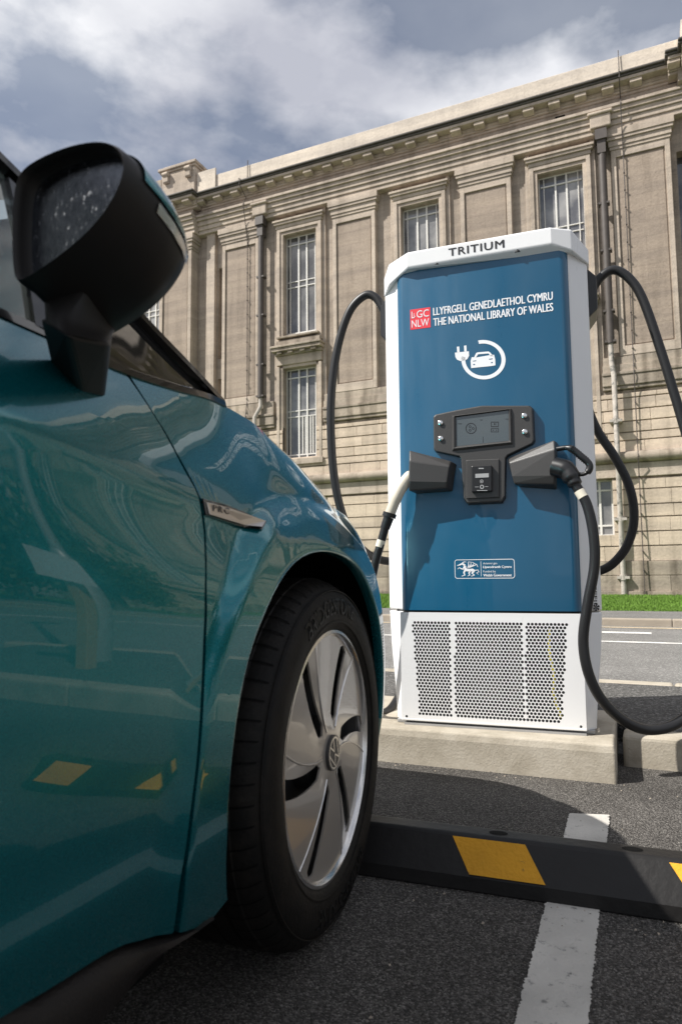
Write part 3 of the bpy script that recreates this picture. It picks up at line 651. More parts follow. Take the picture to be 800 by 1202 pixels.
# screen console
def cp2(x, y, v): return cplane(500+x/5.714, 460+y/5.714, v)
V0 = -.028
con = [(45, 165), (60, 150), (200, 120), (370, 90), (690, 90), (712, 110), (722, 325), (712, 345), (545, 425), (530, 445), (527, 700), (505, 738), (275, 748), (248, 715), (232, 450), (220, 432), (60, 398), (48, 380)]
q = MB(); pf = [cp2(x, y, V0) for x, y in con]
cx_ = sum(p[0] for p in pf)/len(pf); cz_ = sum(p[1] for p in pf)/len(pf)
q.loft([[cw(cx_+(u-cx_)*1.02, .002, cz_+(z-cz_)*1.02) for u, z in pf], [cw(u, V0+.006, z) for u, z in pf], [cw(cx_+(u-cx_)*.985, V0, cz_+(z-cz_)*.985) for u, z in pf]])
con_o = q.build('screen_console', M['dark_plastic'], chg, bevel=.003)
def cquad(name, pts, v0, v1, m, par, bev=0):
    q = MB(); q.loft([[cw(u, v0, z) for u, z in pts], [cw(u, v1, z) for u, z in pts]]); return q.build(name, m, par, bevel=bev)
def rect(x0, x1, y0, y1, v, sh=-.11): return [cp2(x0, y1, v), cp2(x1, y1+(x1-x0)*sh, v), cp2(x1, y0+(x1-x0)*sh, v), cp2(x0, y0, v)]
# bevelled bezel ring around a recessed screen
outer = [cp2(172, 398, V0), cp2(580, 352, V0), cp2(572, 112, V0), cp2(172, 160, V0)]
inner = [cp2(203, 365, V0-.001), cp2(553, 328, V0-.001), cp2(550, 125, V0-.001), cp2(200, 172, V0-.001)]
q = MB(); vs = [cw(u, V0-.001, z) for u, z in outer]+[cw(u, V0-.010, z) for u, z in [(o_[0]*.5+i_[0]*.5, o_[1]*.5+i_[1]*.5) for o_, i_ in zip(outer, inner)]]+[cw(u, V0-.0015, z) for u, z in inner]
q.add(vs, [(a+4*k, (a+1) % 4+4*k, (a+1) % 4+4+4*k, a+4+4*k) for k in range(2) for a in range(4)]); q.build('screen_bezel', M['dark_plastic'], con_o, bevel=.0015)
scr = cquad('screen', [(u, z) for u, z in inner], V0-.0008, V0-.002, M['screen'], con_o)
SV = V0-.0024
def spt(x, y): return cp2(x, y, SV)
q = MB()
def ringp(cx0, cy0, r0, r1, n=22, a0=0, a1=2*PI):
    vs = []; 
    for i in range(n+1):
        a = a0+(a1-a0)*i/n
        for rr in (r0, r1): u, z = spt(cx0+rr*math.cos(a), cy0+rr*math.sin(a)); vs.append(cw(u, SV, z))
    q.add(vs, [(2*i, 2*i+1, 2*i+3, 2*i+2) for i in range(n)])
def bar2(x0, y0, x1, y1):
    q.add([cw(spt(a, b_)[0], SV, spt(a, b_)[1]) for a, b_ in ((x0, y0), (x1, y0), (x1, y1), (x0, y1))], [(0, 1, 2, 3)])
ringp(299, 245, 31, 37); 
for a in (0, 2.1, 4.2): ringp(299+14*math.cos(a), 245+14*math.sin(a), 5, 9, 10)
for x0, y0, x1, y1 in ((432, 200, 484, 205), (432, 230, 484, 235), (432, 205, 436, 230), (480, 205, 484, 230), (432, 244, 484, 248), (432, 266, 484, 270), (432, 248, 436, 266), (480, 248, 484, 266), (452, 210, 458, 222), (462, 210, 466, 222), (444, 255, 452, 260), (464, 255, 472, 260), (210, 212, 238, 216), (360, 186, 376, 190), (530, 180, 550, 184), (378, 300, 381, 340)): bar2(x0, y0, x1, y1)
q.build('screen_symbols', M['screen_ink'], scr)
for x, y in ((95, 209), (97, 314), (657, 161), (660, 269)):
    u, z = cp2(x, y, V0-.002); q = MB(); q.tube([cw(u, V0+.002, z), cw(u, V0-.006, z), cw(u, V0-.008, z)], [.0098, .0098, .006], 16); q.build('push_button', M['chrome'], con_o, smooth=50)
# card reader
rr_ = cquad('reader_frame', rect(268, 488, 458, 718, V0-.001, -.04), V0-.0005, V0-.006, M['dark_plastic'], con_o, .003)
rd = cquad('card_reader', rect(305, 440, 500, 675, V0-.010, -.05), V0-.0061, V0-.022, M['black_plastic'], con_o, .003)
cquad('reader_display', rect(328, 418, 550, 577, V0-.0235, -.05), V0-.022, V0-.0235, M['galv'], rd)
q = MB(); SV = V0-.0232
ringp(370, 600, 9, 12); ringp(372, 637, 8, 14); bar2(350, 510, 384, 517); bar2(338, 659, 408, 663); bar2(326, 636, 350, 639); bar2(394, 634, 414, 637); bar2(366, 596, 374, 604)
q.build('reader_symbols', M['galv'], rd)
# holsters
def holster(secs):
    """secs: outer and inner end section, points (px,py,v) from the door over the front to the door again"""
    q = MB(); q.loft([[cw(cplane(x, y, v)[0], v, cplane(x, y, v)[1]) for x, y, v in sec] for sec in secs])
    return q.build('holster', M['dark_plastic'], chg, bevel=.005, bseg=3)
hr = holster([[(654, 519, .001), (650, 516.5, -.05), (651, 527, -.074), (651, 558, -.074), (650, 568.5, -.062), (653, 575, .001)],
              [(595, 541, .001), (596, 537.5, -.012), (597, 543, -.045), (600, 559, -.05), (602.5, 568, -.045), (609, 572, .001)]])
hl = holster([[(481, 532, .001), (480, 528.5, -.05), (480, 541, -.074), (479.5, 565, -.074), (479, 576, -.062), (488, 580, .001)],
              [(536, 545, .001), (528.5, 541, -.03), (527.5, 547, -.062), (524.5, 566, -.062), (523, 573, -.055), (531, 577, .001)]])
# writing
def cmap(v): return lambda a, b_, w: cw(a, v-w, b_)
letters('brand_lettering', 'TRITIUM', cmap(-.0245), (cplane(526, 290, -.024)[0], cplane(591, 285, -.024)[0], 1.968, 1.999), M['ink'], chg, 0, spacing=1.12, bold=.0009)
letters('title_lettering', 'LLYFRGELL GENEDLAETHOL CYMRU', cmap(-.0003), (-.517, -.058, 1.742, 1.774), M['sticker'], chg, 0, bold=.0008)
letters('title_lettering', 'THE NATIONAL LIBRARY OF WALES', cmap(-.0003), (-.517, -.058, 1.698, 1.730), M['sticker'], chg, 0, bold=.0008)
sq = cquad('library_logo', [(-.612, 1.695), (-.529, 1.695), (-.529, 1.779), (-.612, 1.779)], .0, -.0008, M['red'], chg)
letters('logo_lettering', 'L', cmap(-.0009), (-.606, -.594, 1.742, 1.770), M['sticker'], sq, 0); letters('logo_lettering', 'L', cmap(-.0009), (-.597, -.589, 1.748, 1.762), M['sticker'], sq, 0)
letters('logo_lettering', 'GC', cmap(-.0009), (-.585, -.535, 1.741, 1.771), M['sticker'], sq, 0); letters('logo_lettering', 'NLW', cmap(-.0009), (-.606, -.535, 1.703, 1.733), M['sticker'], sq, 0)
# charging emblem
q = MB(); uc, zc = cplane(566.7, 422.2, 0); K = 1/8.89*.0034
def em(x, y): return cw(uc+(x-415)*K, -.0008, zc-((y-375)+(x-415)*.11)*K*.93)
def poly(pts): q.add([em(x, y) for x, y in pts], [tuple(range(len(pts)))])
n_ = 48; a0, a1 = math.radians(-102), math.radians(190); vs = []
for i in range(n_+1):
    a = a0+(a1-a0)*i/n_
    for r_ in (182, 222): vs.append(em(415+r_*math.cos(a), 375+r_*math.sin(a)))
q.add(vs, [(2*i, 2*i+1, 2*i+3, 2*i+2) for i in range(n_)])
poly([(128, 292), (272, 278), (273, 330), (255, 365), (225, 384), (185, 388), (148, 372), (132, 340)]); poly([(150, 225), (175, 222), (177, 292), (152, 294)]); poly([(224, 214), (248, 211), (250, 284), (225, 286)])
poly([(287, 388), (300, 345), (345, 350), (500, 322), (525, 322), (535, 375), (535, 440), (500, 447), (330, 465), (290, 470)])
for pts in ([(322, 350), (345, 300), (360, 292), (470, 284), (485, 294), (520, 340), (490, 338), (470, 306), (365, 314), (345, 348)],): q.add([em(x, y) for x, y in pts], [(0, 1, 8, 9), (1, 2, 7, 8), (2, 3, 7), (3, 6, 7), (3, 4, 6), (4, 5, 6)])
q.build('charging_emblem', M['sticker'], chg)
q = MB()
def em2(x, y): return cw(uc+(x-415)*K, -.0012, zc-((y-375)+(x-415)*.11)*K*.93)
for pts in ([(308, 388), (345, 382), (338, 392), (312, 394)], [(470, 368), (510, 362), (506, 372), (476, 376)], [(312, 424), (330, 422), (330, 434), (312, 436)], [(492, 404), (508, 402), (508, 414), (492, 416)]): q.add([em2(x, y) for x, y in pts], [(0, 1, 2, 3)])
q.build('emblem_lamp_marks', M['blue'], chg)
# funding plate: rounded outline, dragon, lines of text
u0, z1 = cplane(533, 657, 0); u1, z0 = cplane(604, 680, 0); z0 -= .0; q = MB()
def rr_path(u0, u1, z0, z1, r, n=6):
    pts = []
    for cu_, cz, a in ((u1-r, z1-r, 0), (u0+r, z1-r, PI/2), (u0+r, z0+r, PI), (u1-r, z0+r, 1.5*PI)):
        for i in range(n+1): pts.append((cu_+r*math.cos(a+PI/2*i/n), cz+r*math.sin(a+PI/2*i/n)))
    return pts
z0, z1 = z1-.073, z1
po, pi_ = rr_path(u0, u1, z0, z1, .010), rr_path(u0+.0022, u1-.0022, z0+.0022, z1-.0022, .008)
n_ = len(po); q.add([cw(u, -.0006, z) for u, z in po]+[cw(u, -.0006, z) for u, z in pi_], [(i, (i+1) % n_, n_+(i+1) % n_, n_+i) for i in range(n_)])
um = u0+(u1-u0)*.445; q.add([cw(um-.0008, -.0006, z0+.008), cw(um+.0008, -.0006, z0+.008), cw(um+.0008, -.0006, z1-.008), cw(um-.0008, -.0006, z1-.008)], [(0, 1, 2, 3)])
pl_o = q.build('funding_panel_outline', M['sticker'], chg)
tl = um+.008; tr = u1-.012; H_ = z1-z0
for body_, za, zb, wd, of in (('Ariennir gan', .70, .84, .50, .0), ('Llywodraeth Cymru', .50, .66, 1.0, .015), ('Funded by', .28, .42, .45, .0), ('Welsh Government', .10, .24, 1.0, .015)):
    letters('funding_lettering', body_, cmap(-.0004), (tl, tl+(tr-tl)*wd, z0+H_*za, z0+H_*zb), M['sticker'], pl_o, 0, .0004, bold=.0004 if of else 0)
# walking dragon emblem, drawn as strokes and patches
q = MB(); dw = um-u0-.014; dx0 = u0+.009
def dp(x, y): return cw(dx0+x*dw, -.0007, z0+H_*(.10+.80*y))
def stroke(pts, w):
    P_ = [np.array(p) for p in pts]; vs = []
    for i, p in enumerate(P_):
        t = P_[min(i+1, len(P_)-1)]-P_[max(i-1, 0)]; t = t/np.linalg.norm(t); n2 = np.array([-t[1], t[0]]); ww = w[i] if hasattr(w, '__len__') else w
        vs += [dp(*(p+n2*ww)), dp(*(p-n2*ww))]
    q.add(vs, [(2*i, 2*i+1, 2*i+3, 2*i+2) for i in range(len(P_)-1)])
stroke([(.36, .72), (.33, .58), (.38, .46), (.52, .42), (.68, .44), (.78, .38)], [.05, .07, .09, .08, .09, .05])
stroke([(.36, .74), (.24, .86), (.12, .78), (.0, .72)], [.05, .06, .04, .01]); stroke([(.24, .90), (.34, .98), (.42, .96)], [.03, .02, .01])
stroke([(.34, .50), (.20, .52), (.10, .60), (.02, .50)], [.05, .03, .025, .01]); stroke([(.36, .42), (.30, .26), (.34, .10), (.20, .04)], [.05, .035, .03, .02])
stroke([(.74, .36), (.66, .22), (.76, .10), (.62, .03)], [.06, .035, .03, .02]); stroke([(.60, .38), (.52, .24), (.56, .10), (.46, .04)], [.04, .03, .025, .015])
stroke([(.78, .40), (.92, .44), (.96, .30), (.86, .24), (.94, .14)], [.035, .02, .02, .018, .01]); 
for k in range(4): stroke([(.48, .56), (.52+.09*k, .74), (.50+.13*k, .96-.05*k)], [.03, .022, .008])
stroke([(.50, .97), (.70, .93), (.88, .78), (.92, .62)], .014)
q.build('dragon_emblem', M['sticker'], pl_o)
# small mark on the right side post
letters('side_lettering', 'VEEFIL', lambda a, b_, w: cw(.045+b_*.7, .068+b_*.75-.0008-w*.5, .68-a), (0, .10, 0, .016), M['ink'], chg, .01)
q = MB()
for k in range(7): a = k*1.05; q.add([cw(.052+.012*math.cos(a+t), .0755+.012*math.cos(a+t)-.003, .578+.014*math.sin(a+t)+.0*k) for t in (0, .35, .7)]+[cw(.052, .0725, .578)], [(0, 1, 2, 3)])
q.build('side_emblem', M['ink'], chg)
# cable outlet brackets at the top
def outlet(sx, ua):
    q = MB(); q.loft([[cw(ua, .12, 1.70), cw(ua, .30, 1.70), cw(ua, .30, 1.90), cw(ua, .12, 1.90)], [cw(ua+sx*.035, .14, 1.74), cw(ua+sx*.035, .28, 1.74), cw(ua+sx*.035, .28, 1.87), cw(ua+sx*.035, .14, 1.87)]])
    q.build('cable_outlet', M['black_plastic'], chg, bevel=.006)
outlet(1, .0725); outlet(-1, -.7425)

# ------------------------------------------------------------------ charging cables
def cpts(l): return [cw(cplane(x, y, v)[0], v, cplane(x, y, v)[1]) for x, y, v in l]
# right cable: black handle in the right holster
rc = empty('charging_cable', cw(.06, 0, 1.1), 'thick black cable with black trigger handle plugged into the right holster', 'charging cable', 'cables of the charging station')
q = MB(); pa = cpts([(674, 568, -.09), (688, 592, -.095), (696, 628, -.10), (697, 665, -.10), (689, 710, -.10), (684, 752, -.10), (690, 790, -.10), (706, 822, -.08), (733, 847, -.04), (765, 857, .02), (800, 845, .08), (836, 805, .14), (858, 740, .18), (862, 660, .20), (842, 590, .20), (812, 530, .20), (793, 470, .20), (775, 412, .20), (754, 352, .20), (738, 327, .20), (720, 317, .20), (704, 326, .20), (692, 345, .20)])
q.tube(smoothpath(pa, 8), .0178, 14); rco = q.build('cable', M['cable'], rc, smooth=60)
q = MB(); P0_, P1_ = cpts([(679, 576, -.092), (684, 584, -.094)]); q.tube([P0_, P1_], .0186, 14); q.build('cable_label', M['label_cream'], rco, smooth=60)
q = MB(); pc = cpts([(650, 548, -.06), (664, 552, -.075), (671, 562, -.085), (675, 570, -.09)]); q.tube(smoothpath(pc, 5), [.036]*6+[.033]*5+[.026]*4+[.02], 12); conn = q.build('connector', M['black_plastic'], rc, smooth=50)
q = MB(); ph = cpts([(653, 527, -.075), (668, 526, -.085), (682, 536, -.09), (691, 545, -.09), (690, 553, -.09), (682, 557, -.088), (672, 553, -.08)]); q.tube(smoothpath(ph, 6), [.009]*6+[.0125]*20+[.007]*11, 10); hd = q.build('handle', M['black_plastic'], conn, smooth=50)
q = MB()
for k in range(9):
    t = k/8; P_ = cpts([(670+17*t, 526.5+14*t, -.0875)])[0]; d = np.array(cpts([(691, 543, -.09)])[0])-np.array(cpts([(670, 526, -.09)])[0]); d /= np.linalg.norm(d)
    q.tube([np.array(P_)-d*.0012, np.array(P_)+d*.0012], .0142, 10)
q.build('grip_ribs', M['black_plastic'], hd)
# left cable: cream handle in the left holster
lc = empty('charging_cable', cw(-.70, 0, 1.1), 'thick black cable with cream plastic plug hanging from the left holster', 'charging cable', 'cables of the charging station')
q = MB(); pc = cpts([(490, 554, -.032), (479, 561, -.042), (470, 574, -.055), (463, 589, -.06), (457, 604, -.06)]); q.tube(smoothpath(pc, 5), [.021]*4+[.024]*6+[.0225]*5+[.021]*6, 14); cn = q.build('connector', M['cream_plastic'], lc, smooth=50)
q = MB(); q.tube(cpts([(457.5, 602, -.06), (456, 607, -.06)]), .027, 16); q.tube(cpts([(456, 607, -.06), (451.5, 620, -.06)]), [.021, .019], 14); q.build('strain_relief', M['black_plastic'], cn, smooth=50)
q = MB(); pa = cpts([(452, 618, -.06), (446, 640, -.06), (440, 662, -.06), (433, 700, -.055), (425, 750, -.03), (424, 795, .02), (436, 828, .10), (452, 836, .2), (466, 820, .33), (478, 790, .40)])
q.tube(smoothpath(pa, 8), .0165, 14); lco = q.build('cable', M['cable'], lc, smooth=60)
q = MB(); P0_, P1_ = cpts([(447.5, 634, -.06), (445, 642, -.06)]); q.tube([P0_, P1_], .0174, 14); q.build('cable_label', M['label_cream'], lco, smooth=60)
q = MB(); pa = cpts([(457, 378, .20), (449, 362, .20), (440, 349, .20), (428, 347, .20), (411, 364, .20), (398, 400, .20), (390, 448, .20), (388, 500, .20), (392, 560, .20), (402, 605, .21), (418, 637, .24), (440, 655, .33), (470, 660, .45), (540, 664, .50), (640, 676, .50), (700, 671, .48), (727, 653, .46), (741, 625, .45), (743, 596, .44), (736, 566, .43), (720, 535, .42), (702, 508, .42), (690, 480, .41), (680, 440, .40)])
q.tube(smoothpath(pa, 8), .0185, 14); q.build('cable', M['cable'], lc, smooth=60)

# ------------------------------------------------------------------ the car
CX = -1.465
prof_ = pchip([-.75, -.6, -.45, -.35, -.29, -.19, -.15, -.12, -.09, -.06, -.03, 0], [0, 0, 0, .0005, .0015, .0055, .0095, .0155, .0235, .035, .0505, .0705])
def sstep(x, a, b_): t = min(1, max(0, (x-a)/(b_-a))); return t*t*(3-2*t)
_ys = np.linspace(-.2, 1.6, 181); _sl = [.085*sstep(y, .25, .6)*(1-sstep(y, 1.02, 1.30)) for y in _ys]; _pl = np.concatenate([[0], np.cumsum([(a+b_)/2*.01 for a, b_ in zip(_sl[:-1], _sl[1:])])])
def plan2(y): return float(np.interp(y, _ys, _pl))*(1-sstep(y, 1.12, 1.72))
zC0 = pchip([-3, .2, .45, .59, .68, .78, .95, 1.1, 1.2], [.868, .866, .855, .835, .826, .815, .800, .785, .772])
def dtop(y): return (1-sstep(y, 1.12, 1.5))*.085+sstep(y, 1.12, 1.5)*.0705
_ty = [-3., 0.]; _tz = [.99, .99]
for x_, y_ in ((60, 399), (130, 433), (200, 457), (252, 472), (290, 493), (330, 530), (370, 572), (390, 595)):
    X_ = -.65
    for _ in range(30): p_ = onx(x_, y_, X_); X_ = .6*X_+.4*(-.56-.35*max(0, p_[1]-1.2)**2-plan2(p_[1])-dtop(p_[1]))
    _ty.append(float(p_[1])); _tz.append(float(p_[2]))
for y_, z_ in ((1.565, .850), (1.8, .762), (1.95, .70), (2.05, .65), (2.13, .60)):
    if y_ > _ty[-1]+.05: _ty.append(y_); _tz.append(z_)
zT = pchip(_ty, _tz)
print('top edge', [(round(a, 3), round(b_, 3)) for a, b_ in zip(_ty, _tz)])
def zC(y): k = sstep(y, 1.05, 1.3); return (1-k)*zC0(min(y, 1.2))+k*(zT(y)-.15)
tuck = pchip([.15, .22, .28, .36, .48, .6], [.055, .036, .022, .008, .001, 0])
# plan path of the widest line: straight flank then nose
def planpath():
    pts = [(-.56, -2.6), (-.56, 1.2)]
    out = [(-.56, y) for y in np.linspace(-1.9, 1.2, 60)]
    for y in np.linspace(1.2, 1.86, 34)[1:]: out.append((-.56-.35*(y-1.2)**2-plan2(2), y))
    # ellipse-like round to the nose centre
    x0, y0 = out[-1]; t = np.array([-.7*(y0-1.2), 1.]); t /= np.linalg.norm(t)
    P0 = np.array([x0, y0]); P3 = np.array([CX, 2.10]); P1 = P0+t*.20; P2 = P3+np.array([.55, 0])
    for s in np.linspace(0, 1, 40)[1:]: out.append(tuple((1-s)**3*P0+3*(1-s)**2*s*P1+3*(1-s)*s*s*P2+s**3*P3))
    return out
PP = planpath(); PX = np.array([p[0] for p in PP]); PY = np.array([p[1] for p in PP])
def sidex(y, z):
    """flank surface for y<1.86: X of the skin at (y,z)"""
    zt = zT(y); p = .35*max(0, y-1.2)**2+plan2(y)*sstep(z, zC(y)-.17, zC(y)+.01); zc = zC(y); k = sstep(y, 1.12, 1.5)
    h = z-zc; H = max(.06, zt-zc); d1 = 0.
    if h > 0: t = h/H; d1 = H*(.37*t+.28*t**1.7/1.7)*dtop(y)/(H*(.37+.28/1.7))*1.0
    d = (1-k)*d1+k*prof_(z-zt)+tuck(z)
    r_ = math.hypot(y-1.235, (z-.355)*.97); fl = .0
    if r_ < .60:
        t = sstep(-r_, -.515, -.465); fl = -(.012+.6*plan2(y)*sstep(z, zC(y)-.17, zC(y)+.01))*t*min(1, max(0, (.86-z)/.10))
    return -.56-p-d-fl
def hit(x, y, it=8):
    """pixel on the photograph -> point on the flank skin"""
    X = -.56
    for _ in range(it): p = onx(x, y, X); X = .5*X+.5*sidex(p[1], p[2])
    p = onx(x, y, X); return (sidex(p[1], p[2]), float(p[1]), float(p[2]))
car = empty('parked_car', (CX, 0, 0), 'teal electric hatchback parked nose towards the charging station', 'car')
def mirror(mb): 
    r_ = MB(); r_.v = [(2*CX-p[0], p[1], p[2]) for p in mb.v]; r_.f = [tuple(reversed(f)) for f in mb.f]; return r_
def both(mb, name, m, par=None, **k):
    a = mb.build(name, m, par or car, **k); b_ = mirror(mb).build(name, m, par or car, **k); return a, b_
# door front edge
gap_px = [(148, 436), (170, 468), (190, 500), (205, 527), (220, 556), (230, 573), (236, 587), (239.5, 615), (241, 650), (241.2, 700), (240, 750), (237, 815), (233, 880), (226, 945), (218, 1010), (213, 1060)]
gp = sorted([(hit(*p)[2], hit(*p)[1]) for p in gap_px])
gapY = pchip([z for z, y in gp], [y for z, y in gp])
ZB = .262
ZBf = pchip([-3, .5, .62, .70, .76, .85], [.302, .302, .297, .275, .252, .232])
_zb = sorted([(hit(*p)[1], hit(*p)[2]) for p in ((0, 1196), (60, 1160), (130, 1116), (175, 1101), (212, 1094), (240, 1084), (262, 1074))])
print('lower edge', _zb)
ZBf = pchip([-3, _zb[0][0]-.15]+[a for a, b_ in _zb], [_zb[0][1]]*2+[b_ for a, b_ in _zb])
def skin_thick(mb, rows, t=.012):
    """outer grid plus turned-in edges so that shut lines have depth"""
    mb.grid(rows)
    def edge(line): mb.grid([line, [(p[0]-t, p[1], p[2]) for p in line]])
    edge(rows[0]); edge(rows[-1]); edge([r_[0] for r_ in rows]); edge([r_[-1] for r_ in rows])
def zsamples(z0, z1, n): return [z0+(z1-z0)*i/n for i in range(n+1)]
NZ = 56
# front door
def door(y0, gapf, g0):
    rows = []
    for i in range(NZ+1):
        t = i/NZ; row = []
        for j in range(41):
            s = j/40; y = y0; zt = .985
            z = ZB+(zt-ZB)*t; y1 = gapf(z)-g0; yy = y0+(y1-y0)*s; zb = ZBf(yy); z = zb+(zT(yy)-zb)*t
            row.append((sidex(yy, z), yy, z))
        rows.append(row)
    return rows
q = MB(); skin_thick(q, door(-.42, gapY, .0035)); dfo, _d = both(q, 'front_door', M['car'], smooth=60)
q = MB(); skin_thick(q, door(-1.25, lambda z: -.4255, .0035)); dro, _d = both(q, 'rear_door', M['car'], smooth=60)
# rear flank round to tail
def rearx(y, z): 
    t = max(0, -1.55-y); return sidex(y, z)-.9*t*t-1.6*t**4
rows = []
for i in range(30):
    z = ZB+.02+(zT(0)-ZB-.02)*i/29; rows.append([(rearx(y, z), y-.06*max(0, .6-abs(z-.6))*(1 if y < -2 else 0), z) for y in list(np.linspace(-1.2535, -2.10, 36))]+[(CX, -2.18, z)])
q = MB(); q.grid(rows); both(q, 'rear_quarter', M['car'], smooth=60)
# front wing, laid out in polar rows round the wheel arch
arch_px = [(265, 1073), (266, 1000), (268, 930), (271, 900), (275, 862), (280, 830), (287, 795), (295, 760), (305, 730), (317.5, 702.5), (325, 687), (335, 672), (347, 659), (360, 650), (371, 645.5), (382.5, 644), (392, 646), (400, 650), (409, 660), (417.5, 672.5), (425, 687), (432.5, 705), (437.5, 733), (441, 765), (442, 790), (441.5, 815), (440, 850), (436, 892)]
WC = (1.235, .355)
def apol(p): return (math.atan2(p[2]-WC[1], p[1]-WC[0]), math.hypot(p[1]-WC[0], p[2]-WC[1]))
ap = sorted([(lambda a: (a[0] if a[0] > -1.8 else a[0]+2*PI, a[1]))(apol(hit(*p))) for p in arch_px])
# keep a monotone smooth radius
print('arch', [(round(a, 2), round(r_, 3)) for a, r_ in ap])
_ak = [(-.4, .396), (-.1, .395), (.15, .392), (.6, .392), (1.0, .396)]+[(a, r_) for a, r_ in ap if 1.5 < a < 3.75][::2]
archR0 = pchip([a for a, r_ in _ak], [r_ for a, r_ in _ak])
_sa = np.linspace(-.4, 3.8, 85); _sr = np.array([archR0(a) for a in _sa])
for _ in range(10): _sr[1:-1] = (_sr[:-2]+2*_sr[1:-1]+_sr[2:])/4
def archR(a): return float(np.interp(a, _sa, _sr))
FT = []                                       # outline of the wing away from the arch
def ray_out(a):
    """distance from wheel centre to the outer outline along angle a"""
    c, s_ = math.cos(a), math.sin(a); lo, hi = .3, 1.4
    def inside(r_):
        y = WC[0]+r_*c; z = WC[1]+r_*s_
        if z < ZBf(min(y, _zb[-1][0]))-.001: return False
        if y > 1.74: return False
        if z > zT(y): return False
        if y < gapY(min(z, .985))+.0035: return False
        return True
    r_ = .3
    while inside(r_) and r_ < 1.5: r_ += .01
    lo, hi = r_-.01, r_
    for _ in range(18):
        m_ = (lo+hi)/2
        if inside(m_): lo = m_
        else: hi = m_
    return lo
a_c1 = math.atan2(zT(.605)-WC[1], gapY(.985)+.0035-WC[0]); a_c2 = math.atan2(zT(1.74)-WC[1], 1.74-WC[0]); _zg = ZBf(gapY(.255)); a_c3 = math.atan2(_zg-WC[1], gapY(_zg)-WC[0]+.0035)+2*PI
angs = list(np.linspace(-.02, a_c2, 18)[:-1])+list(np.linspace(a_c2, a_c1, 90)[:-1])+list(np.linspace(a_c1, a_c3, 70)[:-1])+list(np.linspace(a_c3, 3.478, 14))
rows = []
NR = 34
for k in range(NR+1):
    t = k/NR; row = []
    for a in angs:
        r0 = archR(a); r1 = max(ray_out(a), r0+.003); r_ = r0+(r1-r0)*t; y = WC[0]+r_*math.cos(a); z = WC[1]+r_*math.sin(a)
        row.append((sidex(y, z), y, z))
    rows.append(row)
lip = [(p[0]-.022, WC[0]+(p[1]-WC[0])*.985, WC[1]+(p[2]-WC[1])*.985) for p in rows[0]]
lip1 = [(p[0]-.003, WC[0]+(p[1]-WC[0])*.988, WC[1]+(p[2]-WC[1])*.988) for p in rows[0]]
q = MB(); q.grid([lip, lip1]+rows+[[(p[0]-.012, p[1], p[2]) for p in rows[-1]]]); both(q, 'front_wing', M['car'], smooth=60)
# wheel-arch liner
lin = []
for dx, sc_ in ((-.012, .988), (-.03, 1.0), (-.10, 1.02), (-.22, 1.02), (-.34, .98)):
    lin.append([(r_[0]+dx if dx > -.05 else -.60+dx, WC[0]+(r_[1]-WC[0])*sc_, WC[1]+(r_[2]-WC[1])*sc_) for r_ in rows[0]])
q = MB(); q.grid(lin); 
for k in range(6): a = -.0+.18*k; q.box(-.69, -.655, WC[0]+.392*math.cos(a)-.012, WC[0]+.392*math.cos(a), WC[1]+.39*math.sin(a)-.02, WC[1]+.39*math.sin(a)+.02)
both(q, 'arch_liner', M['wheel_dark'], smooth=60)
q = MB(); q.box(-.97, -.94, .84, 1.66, .12, .70); both(q, 'inner_wing', M['wheel_dark'])
# bumper: follows the nose path from the arch to the centre
i0 = int(np.searchsorted(PY[:94], 1.7435)); nose = [(1.7435*0+PX[i], PY[i]) for i in range(i0, len(PP))]
nose[0] = (-.56-.35*(1.7435-1.2)**2-plan2(2), 1.7435)
nrm_ = []
for i, p in enumerate(nose):
    a = np.array(nose[max(0, i-1)]); b_ = np.array(nose[min(len(nose)-1, i+1)]); t = b_-a; t /= np.linalg.norm(t); nrm_.append(np.array([t[1], -t[0]])*(1))
def nosep(i, z):
    x, y = nose[i]; d = prof_(min(0, z-zT(min(y, 2.1))))*(1.3 if i > 6 else 1)+tuck(z)*(1.5); n2 = nrm_[i]
    return (x-n2[0]*d, y-n2[1]*d, z)
def edge_low(i): return .20+.02*math.sin(i*.05)
rows = []
for k in range(41):
    t = k/40; row = []
    for i in range(len(nose)):
        zt = zT(min(nose[i][1], 2.1)); z = edge_low(i)+(zt-edge_low(i))*t; row.append(nosep(i, z))
    rows.append(row)
q = MB(); q.grid(rows)
# piece between arch front edge and y=1.74 below the wing
row0 = []
fr = []
for k in range(15):
    z = .20+(.355-.20)*k/14; a = math.atan2(z-WC[1], .38); ya = WC[0]+.395*math.cos(math.asin(max(-1, min(1, (z-WC[1])/.395))))
    fr.append([(sidex(yy, z)-.0, yy, z) for yy in np.linspace(ya, 1.7435, 8)])
q.grid(fr)
both(q, 'bumper', M['car'], smooth=60)
# ribbed pale corner vent on the bumper
q = MB(); iv = [i for i in range(len(nose)) if 1.80 < nose[i][1] < 2.02 and nose[i][0] > -1.0]
z = .335
vr = []
for k in range(60):
    z = .33+(.60-.33)*k/59; off = .004 if k % 4 < 2 else .0075
    vr.append([tuple(np.array(nosep(i, z))+np.array([nrm_[i][0], nrm_[i][1], 0])*off) for i in iv])
q.grid(vr); both(q, 'bumper_vent', M['galv'])
# lower black lip
q = MB(); rows = [[nosep(i, z) for i in range(len(nose))] for z in (.135, .16, .199)]; q.grid(rows); both(q, 'front_lip', M['sill'], smooth=60)
# headlamps
q = MB(); ih = [i for i in range(len(nose)) if nose[i][1] > 1.90 and nose[i][0] > -1.15]
q.grid([[tuple(np.array(nosep(i, zT(min(nose[i][1], 2.1))-d))+np.array([nrm_[i][0], nrm_[i][1], 0])*.004) for i in ih] for d in (.015, .04, .07, .10)]); both(q, 'headlight', M['clear_lens'], smooth=60)
